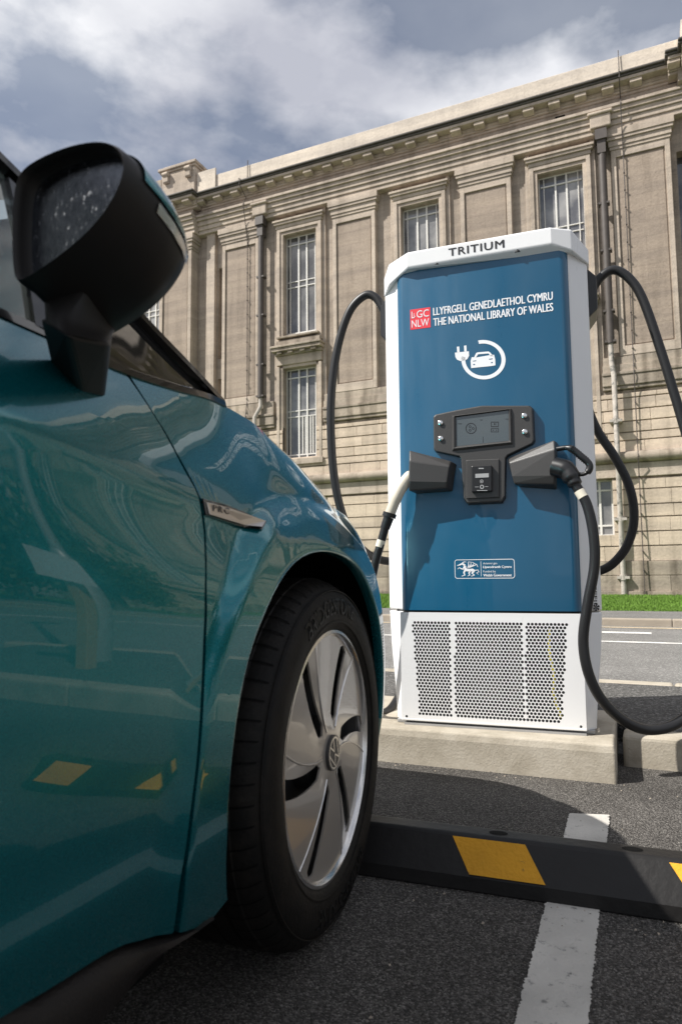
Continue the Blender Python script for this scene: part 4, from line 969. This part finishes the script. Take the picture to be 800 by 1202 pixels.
# bonnet
def top_edge(y):
    if y <= 1.74: return sidex(y, zT(y)), y
    i = int(np.argmin([abs(p[1]-y) for p in nose[:40]])); p = nosep(i, zT(min(nose[i][1], 2.1))); return p[0], p[1]
rows = []
for y in list(np.linspace(.93, 1.74, 34))+list(np.linspace(1.78, 2.07, 14)):
    x0 = top_edge(y)[0]-.003; hC = interp(y, [.9, 1.3, 1.7, 1.95, 2.07], [.105, .105, .085, .05, .004]); row = []
    for j in range(41):
        s = j/40*2-1; e = 1-abs(s); x = CX+(CX-x0)*s if False else CX-(x0-CX)*s
        yy = y+.05*(1-s*s)*(0 if y > 1.9 else 1)*-1*(1 if y < 1 else 0)
        row.append((x, yy, zT(y)-.002+hC*(1-abs(s)**3.2)))
    rows.append(row)
q = MB(); q.grid(rows); q.grid([rows[0], [(p[0], p[1]-.01, p[2]-.03) for p in rows[0]]]); q.grid([[r_[0] for r_ in rows], [(r_[0][0]-.002, r_[0][1], r_[0][2]-.02) for r_ in rows]]); q.grid([[r_[-1] for r_ in rows], [(r_[-1][0]+.002, r_[-1][1], r_[-1][2]-.02) for r_ in rows]])
q.build('bonnet', M['car'], car, smooth=60)
# sill
q = MB(); rings = []
for y in np.linspace(-1.25, .848, 50):
    zt = ZBf(y)-.002; zb = .150+.075*sstep(y, .35, .86); x = sidex(y, zt); zm = zb+(zt-zb)*.45
    rings.append([(x-.045, y, zt), (x-.012, y, zt-.003), (x+.004, y, zt-(zt-zb)*.25), (x+.006, y, zm), (x-.004, y, zb+.004), (x-.05, y, zb), (x-.16, y, zb), (x-.16, y, zt)])
q.loft(rings); both(q, 'sill', M['sill'], smooth=50)
q = MB(); q.box(2*CX+.66, -.66, -2.05, .84, .15, .20); q.box(CX-.48, CX+.48, -2.0, 1.85, .17, .22); q.build('underbody', M['wheel_dark'], car)
q = MB(); q.box(CX-.45, CX+.45, .3, 1.80, .2, .66); q.build('bulkhead', M['wheel_dark'], car)
# greenhouse: pillar line
pil = []
for x_, y_ in ((262, 472), (235, 443), (212, 419), (165, 370), (110, 307), (55, 243), (0, 184)):
    X_ = -.68
    for _ in range(40):
        p_ = onx(x_, y_, X_); yb = min(p_[1], 1.02); X_ = .6*X_+.4*(sidex(yb, zT(yb))-.24*max(0, p_[2]-zT(yb))-.004)
    pil.append((X_, float(p_[1]), float(p_[2])))
print('pillar', [tuple(round(c, 3) for c in p) for p in pil])
lx, ly, lz = pil[-1]
pil += [(lx-.05, ly-.20, lz+.10), (lx-.08, ly-.48, lz+.155), (lx-.09, -.6, lz+.19), (lx-.10, -1.3, lz+.14), (lx-.12, -1.85, lz+.02)]
def offp(p, dx, dy, dz): return (p[0]+dx, p[1]+dy, p[2]+dz)
q = MB(); ps = smoothpath(pil, 4)
q.loft([[offp(p, .004, -.001, -.005), offp(p, .003, .002, .004), offp(p, -.015, .008, .008), offp(p, -.028, 0, -.004), offp(p, -.012, -.005, -.009)] for p in ps]); both(q, 'pillar', M['car_black'], smooth=50)
# belt trim
bt = [(y, ) for y in np.linspace(-1.7, .955, 60)]
def beltp(y): return (sidex(y, zT(y)), y, zT(y))
q = MB(); rings = []
for y in np.linspace(-1.7, pil[0][1]+.0, 60):
    x, _, z = beltp(y); k = 0
    rings.append([(x+.003, y, z-.001), (x+.000, y, z+.010), (x-.006, y, z+.013), (x-.02, y, z+.013), (x-.02, y, z-.01)])
q.loft(rings); both(q, 'belt_trim', M['car_black'], smooth=40)
# side glass as one curved sheet per window
pY = [p[1] for p in ps][::-1]; pZ = [p[2] for p in ps][::-1]; pX = [p[0] for p in ps][::-1]
def gl(y, t):
    x0, _, z0 = beltp(y); z0 += .008; x0 -= .006; zt = interp(y, pY, pZ)-.01; xt = interp(y, pY, pX)-.008
    z = z0+(zt-z0)*t; x = x0+(xt-x0)*t+.012*math.sin(PI*t)*min(1, max(0, (zt-z0-.12)/.3)); return (x, y, z)
def pane(name, y0, y1, m):
    q = MB(); q.grid([[gl(y, t) for y in np.linspace(y0, y1, 24)] for t in np.linspace(0, 1, 10)]); return both(q, name, m, smooth=60)
pane('quarter_window', .60, pil[0][1]-.01, M['dark_glass']); pane('door_window', -.38, .575, M['car_glass']); pane('rear_window', -1.6, -.44, M['dark_glass'])
for yy in (.5875, -.41):
  q = MB(); q.loft([[offp(gl(yy, t), .008, -.014, 0), offp(gl(yy, t), .008, .014, 0), offp(gl(yy, t), -.02, .014, 0), offp(gl(yy, t), -.02, -.014, 0)] for t in np.linspace(0, 1, 8)])
  both(q, 'window_post', M['car_black'])
# windscreen, roof, tailgate
def span(p, n=17, crown=.0, fwd=0.):
    return [(CX-(p[0]-CX)*s*-1 if False else CX+(p[0]-CX)*s, p[1]+fwd*(1-s*s), p[2]+crown*(1-s*s)) for s in np.linspace(-1, 1, n)]
q = MB(); q.grid([span(offp(p, -.03, .0, .012), 21, .02+.02*0, .16) for p in ps[:21]]); q.build('windscreen', M['car_glass'], car, smooth=60)
q = MB(); q.grid([span(offp(p, -.02, 0, .018), 21, .045, .16 if k == 0 else .10*(1-k/30)) for k, p in enumerate(ps[20:])]); q.build('roof', M['car_black'], car, smooth=60)
q = MB(); pe = ps[-1]; q.grid([span(offp(pe, 0, 0, .02), 21, .045), span((-.80, -2.02, 1.2), 21, 0, -.04), span((-.72, -2.14, 1.0), 21, 0, -.06), span((-.72, -2.16, .6), 21, 0, -.06)]); q.build('tailgate', M['car_black'], car, smooth=60)
q = MB(); q.box(CX-.68, CX+.68, .15, .95, .70, .99); q.loft([[(CX-.70, .95, 1.0), (CX+.70, .95, 1.0), (CX+.7, .95, .9), (CX-.7, .95, .9)], [(CX-.68, .42, 1.02), (CX+.68, .42, 1.02), (CX+.68, .42, .75), (CX-.68, .42, .75)]]); q.build('dashboard', M['seat'], car, bevel=.02)
for X in (CX-.37, CX+.37):
    q = MB(); q.loft([[(X-.25, -.55, .45), (X+.25, -.55, .45), (X+.25, -.45, .45), (X-.25, -.45, .45)], [(X-.24, -.68, 1.05), (X+.24, -.68, 1.05), (X+.22, -.58, 1.07), (X-.22, -.58, 1.07)], [(X-.14, -.72, 1.30), (X+.14, -.72, 1.30), (X+.13, -.64, 1.30), (X-.13, -.64, 1.30)]]); q.box(X-.25, X+.25, -.5, .05, .38, .55); q.build('seat', M['seat'], car, bevel=.03)
q = MB(); q.tube([(-1.10+.18*math.cos(a), .28+.06*math.sin(a), .98+.17*math.sin(a)) for a in np.linspace(0, 2*PI, 25)], .014, 8, False); q.build('steering_wheel', M['seat'], car, smooth=50)
# PRO badge on the wing
q = MB(); bp_ = [hit(236.5, 585), hit(262, 592), hit(311, 612), hit(306, 621.5), hit(285, 619), hit(240, 604.5)]
q.loft([[(p[0]-.002, p[1], p[2]) for p in bp_], [(p[0]+.004, p[1], p[2]) for p in bp_]]); bdg = q.build('badge', M['car_black'], car, bevel=.001)
q = MB(); c_ = np.mean(np.array(bp_), axis=0); bi = [c_+(np.array(p)-c_)*np.array([1, .93, .76]) for p in bp_]
q.loft([[(p[0]+.0035, p[1], p[2]) for p in bi], [(p[0]+.0062, p[1]-.0, p[2]) for p in bi]]); bf = q.build('badge_face', M['silver'], bdg, bevel=.001)
def bmap(a, b_, w):
    p = hit(a, b_); return (p[0]+.0066+w, p[1], p[2])
v, f = text_mesh('PRO', 1, .0, 1.35); xs = [p[0] for p in v]; ys = [p[1] for p in v]; q = MB()
pts = []
for p in v:
    tx = (p[0]-min(xs))/(max(xs)-min(xs)); ty = (p[1]-min(ys))/(max(ys)-min(ys)); pts.append(bmap(246+20*tx, 600+4.2*tx-7.5*ty, .0006*(p[2]*.5+.5)))
q.add(pts, f); q.build('badge_lettering', M['ink'], bf)
# ------------------------------------------------------------------ wheels
def make_wheel(cx, cy, cz, steer, name='wheel'):
    n = np.array([math.cos(steer), math.sin(steer), 0]); fw = np.array([-math.sin(steer), math.cos(steer), 0]); C0 = np.array([cx, cy, cz])
    def wp(r_, a, o): return C0+fw*r_*math.cos(a)+np.array([0, 0, 1.])*r_*math.sin(a)+n*o
    # n points outwards; tyre
    q = MB(); tp = [(.236, .000), (.243, .010), (.262, .018), (.292, .020), (.315, .012), (.330, -.004), (.340, -.020), (.343, -.034)]
    gro = []
    o = -.036
    for gidx in range(4): gro += [(.3455, o), (.3460, o-.026), (.3385, o-.028), (.3385, o-.034)]; o -= .036
    tp2 = tp+gro+[(.3455, o), (.344, o-.008), (.335, o-.026), (.31, o-.038), (.26, o-.032), (.236, o-.02)]
    seg = 120; rings = []
    for r_, o_ in tp2: rings.append([wp(r_, 2*PI*k/seg, o_) for k in range(seg)])
    vs = [p for r_ in rings for p in r_]; fs = []
    for i in range(len(rings)-1):
        for j in range(seg): k = (j+1) % seg; fs.append((i*seg+j, i*seg+k, (i+1)*seg+k, (i+1)*seg+j))
    q.add(vs, fs); w = empty_part('wheel', car); ty = q.build('tyre', M['tyre'], w, smooth=35)
    # sipes on the outer shoulder
    q = MB()
    for k in range(66):
        a = 2*PI*k/66
        P = [(.3255, -.0005), (.3305, -.0035), (.3365, -.0115), (.3410, -.0195), (.3444, -.034), (.3462, -.037), (.3466, -.060)]
        q.grid([[wp(r_+.0009, a+.010*i_/6, o_+.0006) for i_, (r_, o_) in enumerate(P)], [wp(r_+.0009, a+.0085+.010*i_/6, o_+.0006) for i_, (r_, o_) in enumerate(P)]])
    q.build('tread_sipes', M['wheel_dark'], ty)
    q = MB()
    rib = []
    for r_, o_ in ((.2540, .0165), (.2565, .0185), (.2590, .0180)): rib.append([wp(r_, 2*PI*k/seg, o_) for k in range(seg+1)])
    q.grid(rib); rib = []
    for r_, o_ in ((.318, .012), (.320, .0128), (.3225, .008)): rib.append([wp(r_, 2*PI*k/seg, o_) for k in range(seg+1)])
    q.grid(rib); q.build('sidewall_ribs', M['tyre'], ty, smooth=60)
    # rim barrel & edge
    q = MB(); rg = [(.238, -.002), (.241, .004), (.240, .009), (.234, .010), (.229, .004), (.226, -.02), (.222, -.12)]
    rings = [[wp(r_, 2*PI*k/seg, o_) for k in range(seg)] for r_, o_ in rg]; vs = [p for r_ in rings for p in r_]
    q.add(vs, [(i*seg+j, i*seg+(j+1) % seg, (i+1)*seg+(j+1) % seg, (i+1)*seg+j) for i in range(len(rings)-1) for j in range(seg)]); q.build('rim', M['wheel_rim'], w, smooth=45)
    q = MB(); q.add([wp(.23, 2*PI*k/seg, -.055) for k in range(seg)], [tuple(range(seg))]); q.add([wp(.3, 2*PI*k/48, -.17) for k in range(48)], [tuple(range(48))]); bk_ = q.build('wheel_back', M['wheel_dark'], w)
    q = MB(); q.tube([wp(0, 0, -.05), wp(0, 0, -.02)], [.075, .07], 20); q.tube([wp(0, 0, -.054), wp(0, 0, -.050)], .15, 40); q.build('brake_disc', M['inner_dark'], w, smooth=40)
    # cover: polar grid with six curved slits; each sector dished between raised ridges
    S6 = math.radians(60); A0 = math.radians(130)
    nr, na = 60, 64; quads = MB(); idx = {}
    def slit_c(r_): return -math.radians(9)*(r_-.14)/.10
    def slit_w(r_):
        t = (r_-.062)/(.224-.062)
        if t <= 0 or t >= 1: return 0
        return (.0150+.0035*t)*min(1, (t+.02)/.10)*min(1, (1-t)/.05)/r_
    RD = math.radians(15)
    def face_h(r_, d):
        m_ = min(1, max(0, (r_-.045)/.03)); b0 = .006*(1-r_/.236)+.002
        if d < RD: return b0+(-.0035+.003*(d/RD))*m_
        return b0+(.0005-.0032*((d-RD)/(S6-RD)))*m_
    for sct in range(6):
        rows_ = []; base = len(quads.v)
        for i in range(nr+1):
            r_ = .020+(.236-.020)*i/nr; row = []
            c = slit_c(max(.08, r_)); w_ = slit_w(r_)
            for j in range(na+1):
                t = j/na; tt = t
                d = w_+(S6-2*w_)*tt; ang = A0-sct*S6+c-d; row.append(wp(r_, ang, face_h(r_, d)))
            rows_.append(row)
        quads.grid(rows_)
        # slit walls
        for sgn, col in ((0, 0), (1, na)):
            line = [rw[col] for rw in rows_[10:]]; quads.grid([line, [p-n*.004 for p in line]])
    quads.build('wheel_cover', M['wheel'], w, smooth=38)
    q = MB()
    for sct in range(6):
        top = []; 
        for i in range(25):
            r_ = .052+(.228-.052)*i/24; c = slit_c(max(.08, r_)); a_ = A0-sct*S6+c-RD; hh = face_h(r_, RD); w2 = .0021/r_
            top.append([wp(r_, a_+w2, hh-.001), wp(r_, a_+w2*.5, hh+.0013), wp(r_, a_-w2*.5, hh+.0013), wp(r_, a_-w2, hh-.001)])
        q.grid(top)
    q.build('cover_ridges', M['wheel_rim'], w, smooth=60)
    # hub emblem
    q = MB(); q.tube([wp(0, 0, .0), wp(0, 0, .0135)], [.034, .034], 40); hb = q.build('hub_cap', M['dark_plastic'], w, smooth=50)
    q = MB(); 
    def rg2(r0, r1): q.add([wp(r_, 2*PI*k/40, .0142) for k in range(40) for r_ in (r0, r1)], [(2*k, 2*k+1, (2*k+3) % 80, (2*k+2) % 80) for k in range(40)])
    rg2(.0275, .031)
    R0 = math.radians(35)
    def lg(pts): 
        P_ = [np.array(p) for p in pts]
        for a, b_ in zip(P_[:-1], P_[1:]):
            t = (b_-a)/np.linalg.norm(b_-a); m_ = np.array([-t[1], t[0]])*.0016; vs = []
            for p in (a-m_, b_-m_, b_+m_, a+m_): r_ = math.hypot(*p); vs.append(wp(r_, math.atan2(p[1], p[0])+R0, .0143))
            q.add(vs, [(0, 1, 2, 3)])
    lg([(-.0105, .0255), (-.0, .003), (.0105, .0255)]); lg([(-.0235, .015), (-.012, -.024), (0, -.003), (.012, -.024), (.0235, .015)])
    q.build('hub_emblem', M['wheel_rim'], hb)
    # sidewall lettering
    def tm(a, b_, w_): 
        r_ = b_; o_ = interp(r_, [.262, .292, .315], [.018, .020, .012])+.0004+w_; return wp(r_, a, o_)
    for ac in (95, -85):
        letters('tyre_lettering', 'BRIDGESTONE', lambda a, b_, w_, ac=ac: tm(math.radians(ac)-a, b_, w_), (-.47, .47, .272, .304), M['tyre_text'], ty, 0, .0012, bold=.003)
    return w
def empty_part(name, parent):
    o = bpy.data.objects.new(name, None); COL.objects.link(o); o.parent = parent; o.empty_display_size = .1; return o
wf = make_wheel(-.597, 1.262, .352, math.radians(5))
def far_wheel(src, dx, dy, flip):
    c = copy_tree(src, car); c.location = Vector((0, dy, 0)) if not flip else Vector((dx, dy, 0))
    if flip: c.rotation_euler = (0, 0, PI)
    return c
# rear near wheel, and the two on the far side turned round
wr = copy_tree(wf, car); wr.location = (0, -2.77, 0)
wx, wy = -.597-CX, 1.262
w3 = copy_tree(wf, car); w3.rotation_euler = (0, 0, PI); w3.location = (0, 2*wy, 0)
w4 = copy_tree(wf, car); w4.rotation_euler = (0, 0, PI); w4.location = (0, 2*wy-2.77, 0)
# ------------------------------------------------------------------ door mirror (head, stalk)
YM = .50
def mp_(x, y, Y): return np.array(ony(x, y, Y))
rim_px = [(19.5, 332), (16.5, 304), (16.5, 262), (18.6, 222), (27, 200), (54, 183.5), (87, 171), (117, 166), (135, 169), (147, 179), (150.5, 193), (148, 208), (142, 226), (126, 253), (99, 283), (60, 313), (36, 328), (27, 332)]
rim = [mp_(x, y, YM) for x, y in rim_px]
rs = []
for i in range(len(rim)):                     # resample evenly
    a, b_ = rim[i], rim[(i+1) % len(rim)]
    for k in range(3): rs.append(a+(b_-a)*k/3)
def sm(r_, it=3):
    for _ in range(it): r_ = [(r_[i-1]+2*r_[i]+r_[(i+1) % len(r_)])/4 for i in range(len(r_))]
    return r_
rim = sm(rs, 2); cen = sum(rim)/len(rim)
def ring(sc_, dy, dx=0, dz=0): return [cen+(p-cen)*sc_+np.array([dx, dy, dz]) for p in rim]
HS = [(1.02, .022, 0, -.002), (1.035, .045, -.001, -.009), (1.035, .070, -.002, -.018), (.995, .095, -.004, -.026), (.89, .118, -.007, -.030), (.69, .134, -.010, -.024), (.42, .142, -.012, -.022), (.15, .145, -.012, -.020)]
def hring(i, s_, lift=0): a = HS[i]; return ring(a[0]*s_, a[1]+lift, a[2], a[3])
q = MB(); rings = [ring(.86, .020), ring(.905, .018), ring(.93, .005), ring(.945, -.001), ring(.975, -.0035), ring(1.0, .002)]+[hring(i, 1) for i in range(8)]
q.loft(rings, True, False); nR = len(rim); q.f.append(tuple(range(13*nR, 14*nR)))
mh = q.build('mirror', M['mirror_plastic'], car, smooth=60)
q = MB(); q.add(ring(.91, .0175), [tuple(range(nR))]); q.build('mirror_glass', M['mirror_glass'], mh)
def sector(r_, k0, k1): return [r_[k % nR] for k in range(k0, k1)]
q = MB(); q.grid([sector(hring(i, 1.030+.006*(i > 5), .000), 14, 32) for i in range(8)]); q.build('mirror_cap', M['car'], mh, smooth=60)
q = MB(); q.grid([sector(hring(i, 1.018, .001), 32, 35) for i in range(1, 5)]); q.build('indicator_reflector', M['chrome'], mh, smooth=60)
q = MB(); q.grid([sector(hring(i, 1.030, .001), 32, 35) for i in range(1, 5)]); q.build('indicator', M['clear_lens'], mh, smooth=60)
# stalk
def h4(l): return [np.array(onx(x, y, X)) for x, y, X in l]
top_r = [np.array([-.600, .530, .99]), np.array([-.535, .525, .985]), np.array([-.520, .60, .995]), np.array([-.590, .625, 1.0])]
# foot on the door skin, found from the photograph
ft = [np.array(hit(62, 425)), np.array(hit(100, 462)), np.array(hit(127, 468)), np.array(hit(131, 436))]
ft = [p+np.array([-.004, 0, 0]) for p in ft]
f0 = [np.array(onx(x, y, X)) for x, y, X in ((46, 372, -.600), (78, 392, -.548), (130, 403, -.548), (134, 378, -.600))]
f1 = [np.array(onx(x, y, X)) for x, y, X in ((44, 350, -.605), (76, 372, -.560), (138, 388, -.562), (142, 362, -.61))]
q = MB(); q.loft([ft, f0]); q.build('mirror_foot', M['mirror_plastic'], mh, bevel=.006, bseg=3)
def sub(r_, n=6): 
    o_ = []
    for i in range(4):
        for k in range(n): o_.append(r_[i]+(r_[(i+1) % 4]-r_[i])*k/n)
    return sm(o_, 3)
cl = cen+np.array([0, .06, -.03])
q = MB(); f2 = [cl+(p-cl)*.5 for p in f1]
q.loft([sub(f0), sub([p*.7+p2*.3 for p, p2 in zip(f0, f1)]), sub(f1), sub(f2)]); q.build('mirror_neck', M['mirror_plastic'], mh, smooth=60)
# the same mirror on the far side
mc = copy_tree(mh, car)
for o_ in [mc]+kids(mc):
    me = o_.data.copy(); o_.data = me
    for v_ in me.vertices: v_.co.x = -v_.co.x
    me.flip_normals()

# ------------------------------------------------------------------ things opposite the car (seen in its paint)
def lamp_post(x, y, tall, lab):
    r_ = empty('lamp_post', (x, y, .11), lab, 'lamp post')
    q = MB(); q.tube([(x, y, .11), (x, y, 1.15), (x, y, 1.22)], [.10, .10, .065], 20); q.build('base_sleeve', M['galv'], r_, smooth=40)
    q = MB(); q.tube([(x, y, 1.2), (x, y, tall)], [.06, .04], 16); q.build('pole', M['galv'], r_, smooth=40)
    q = MB(); q.box(x-.45, x+.1, y-.1, y+.1, tall, tall+.08); q.build('lamp_head', M['galv'], r_, bevel=.02)
lamp_post(2.25, 3.55, 6, 'grey steel lamp post with thick base sleeve mirrored in the car door')
r_ = empty('sign_post', (2.05, 3.25, .0), 'short timber post carrying a white notice mirrored in the car door', 'sign')
q = MB(); q.box(2.0, 2.09, 3.2, 3.29, .0, .98); q.build('post', M['wood'], r_, bevel=.006)
q = MB(); q.box(1.80, 2.29, 3.17, 3.19, .86, 1.12); q.build('notice_board', M['white'], r_)
q = MB(); q.box(1.80, 2.29, 3.1, 3.4, .001, .03); q.build('foot_plate', M['wood'], r_)
# trees beyond the right of the frame and behind the camera
def tree(x, y, h, r_, lab, low=0):
    t = empty('tree', (x, y, 0), lab, 'tree', 'trees round the car park'); q = MB()
    q.tube([(x, y, -.1), (x+.1, y, h*.35), (x-.1, y+.1, h*.7)], [.25, .18, .06], 10)
    for k in range(7):
        a = k*2.4; q.tube([(x, y, h*(.3+.05*k)), (x+math.cos(a)*r_*.6, y+math.sin(a)*r_*.6, h*(.5+.06*k))], [.09, .02], 6)
    q.build('trunk', M['bark'], t, smooth=50); q = MB()
    cl_ = [(random.gauss(0, .42), random.gauss(0, .42), random.gauss(0, .36)) for _ in range(26)]
    for k in range(5200):
        c = random.choice(cl_); p = np.array([x+(c[0]+random.gauss(0, .16))*r_, y+(c[1]+random.gauss(0, .16))*r_, h*(.68-.18*low)+(c[2]+random.gauss(0, .14))*h*(.42+.1*low)])
        a = np.array([random.gauss(0, 1) for _ in range(3)]); a /= np.linalg.norm(a); b_ = np.cross(a, [random.gauss(0, 1) for _ in range(3)]); b_ /= np.linalg.norm(b_); s_ = random.uniform(.07, .15)
        q.add([p-a*s_, p+b_*s_*.6, p+a*s_, p-b_*s_*.6], [(0, 1, 2, 3)])
    q.build('crown', M['leaf'], t)
tree(16, -6, 9, 4, 'tall green tree across the car park behind the photographer')
for k, (x_, y_, h_, r__) in enumerate(((10.6, 13.2, 4.6, 1.7), (13.4, 12.8, 5.2, 1.9), (16.4, 12.6, 4.8, 1.9), (19.6, 11.6, 5.6, 2.1), (22.5, 10.2, 5.0, 2.0))):
    tree(x_, y_, h_, r__, ['dark evergreen nearest the charging station on the library lawn', 'second dark evergreen from the charging station', 'middle dark evergreen of the row on the lawn', 'tallest dark evergreen of the row on the lawn', 'dark evergreen at the far end of the row on the lawn'][k], 1)

# ------------------------------------------------------------------ light, sky, camera
TR = np.array([.70, .54, -1.0]); TR /= np.linalg.norm(TR)
sun = bpy.data.lights.new('sun', 'SUN'); sun.energy = 4.8; sun.angle = math.radians(.55); sun.color = (1, .965, .905)
so = bpy.data.objects.new('sun', sun); COL.objects.link(so); so.rotation_euler = Vector(TR).to_track_quat('-Z', 'Y').to_euler(); so.location = (-5, -5, 12)
Wd = bpy.data.worlds.new('World'); S.world = Wd; Wd.use_nodes = True; nt = Wd.node_tree; L = nt.links.new; bg = nt.nodes['Background']
sky = N(nt, 'ShaderNodeTexSky', sky_type='NISHITA'); sky.sun_disc = False; sky.sun_elevation = math.asin(-TR[2]); sky.sun_rotation = math.atan2(-TR[0], -TR[1]); sky.air_density = 1.0; sky.dust_density = .7; sky.ozone_density = 1.2
tc = N(nt, 'ShaderNodeTexCoord'); mp = N(nt, 'ShaderNodeMapping'); mp.inputs['Scale'].default_value = (1, 1, 1.9); mp.inputs['Location'].default_value = (.35, .1, .2); L(tc.outputs['Generated'], mp.inputs['Vector'])
n1 = N(nt, 'ShaderNodeTexNoise'); n1.inputs['Scale'].default_value = 4.0; n1.inputs['Detail'].default_value = 12; n1.inputs['Roughness'].default_value = .53; n1.inputs['Distortion'].default_value = .05; L(mp.outputs[0], n1.inputs['Vector'])
rr = ramp(nt, [(.41, (0.28, 0.28, 0.28)), (.58, (1, 1, 1))]); L(n1.outputs['Fac'], rr.inputs[0])
n2 = N(nt, 'ShaderNodeTexNoise'); n2.inputs['Scale'].default_value = 3.1; n2.inputs['Detail'].default_value = 8; L(mp.outputs[0], n2.inputs['Vector'])
rc_ = ramp(nt, [(.34, (6.2, 6.4, 7.3)), (.60, (11.0, 11.1, 11.5))]); L(n2.outputs['Fac'], rc_.inputs[0])
mx = N(nt, 'ShaderNodeMix', data_type='RGBA'); L(rr.outputs[0], mx.inputs['Factor']); L(sky.outputs[0], mx.inputs['A']); L(rc_.outputs[0], mx.inputs['B']); L(mx.outputs['Result'], bg.inputs['Color']); bg.inputs['Strength'].default_value = .060
cd = bpy.data.cameras.new('camera'); cam = bpy.data.objects.new('camera', cd); COL.objects.link(cam); S.camera = cam
from mathutils import Matrix
mw = Matrix(((RT[0], UP[0], -FW[0], 0), (RT[1], UP[1], -FW[1], 0), (RT[2], UP[2], -FW[2], CH), (0, 0, 0, 1))); cam.matrix_world = mw
cd.sensor_fit = 'VERTICAL'; cd.sensor_height = 36; cd.lens = 36*FP/1202; cd.clip_start = .02; cd.clip_end = 2000
cd.dof.use_dof = True; cd.dof.focus_distance = 2.55; cd.dof.aperture_fstop = 6.3
S.render.engine = 'CYCLES'; S.cycles.use_denoising = True; S.cycles.max_bounces = 10; S.cycles.transparent_max_bounces = 8
S.view_settings.view_transform = 'Standard'; S.view_settings.look = 'None'; S.view_settings.exposure = .52; S.view_settings.gamma = 1
S.render.resolution_x = 681; S.render.resolution_y = 1024
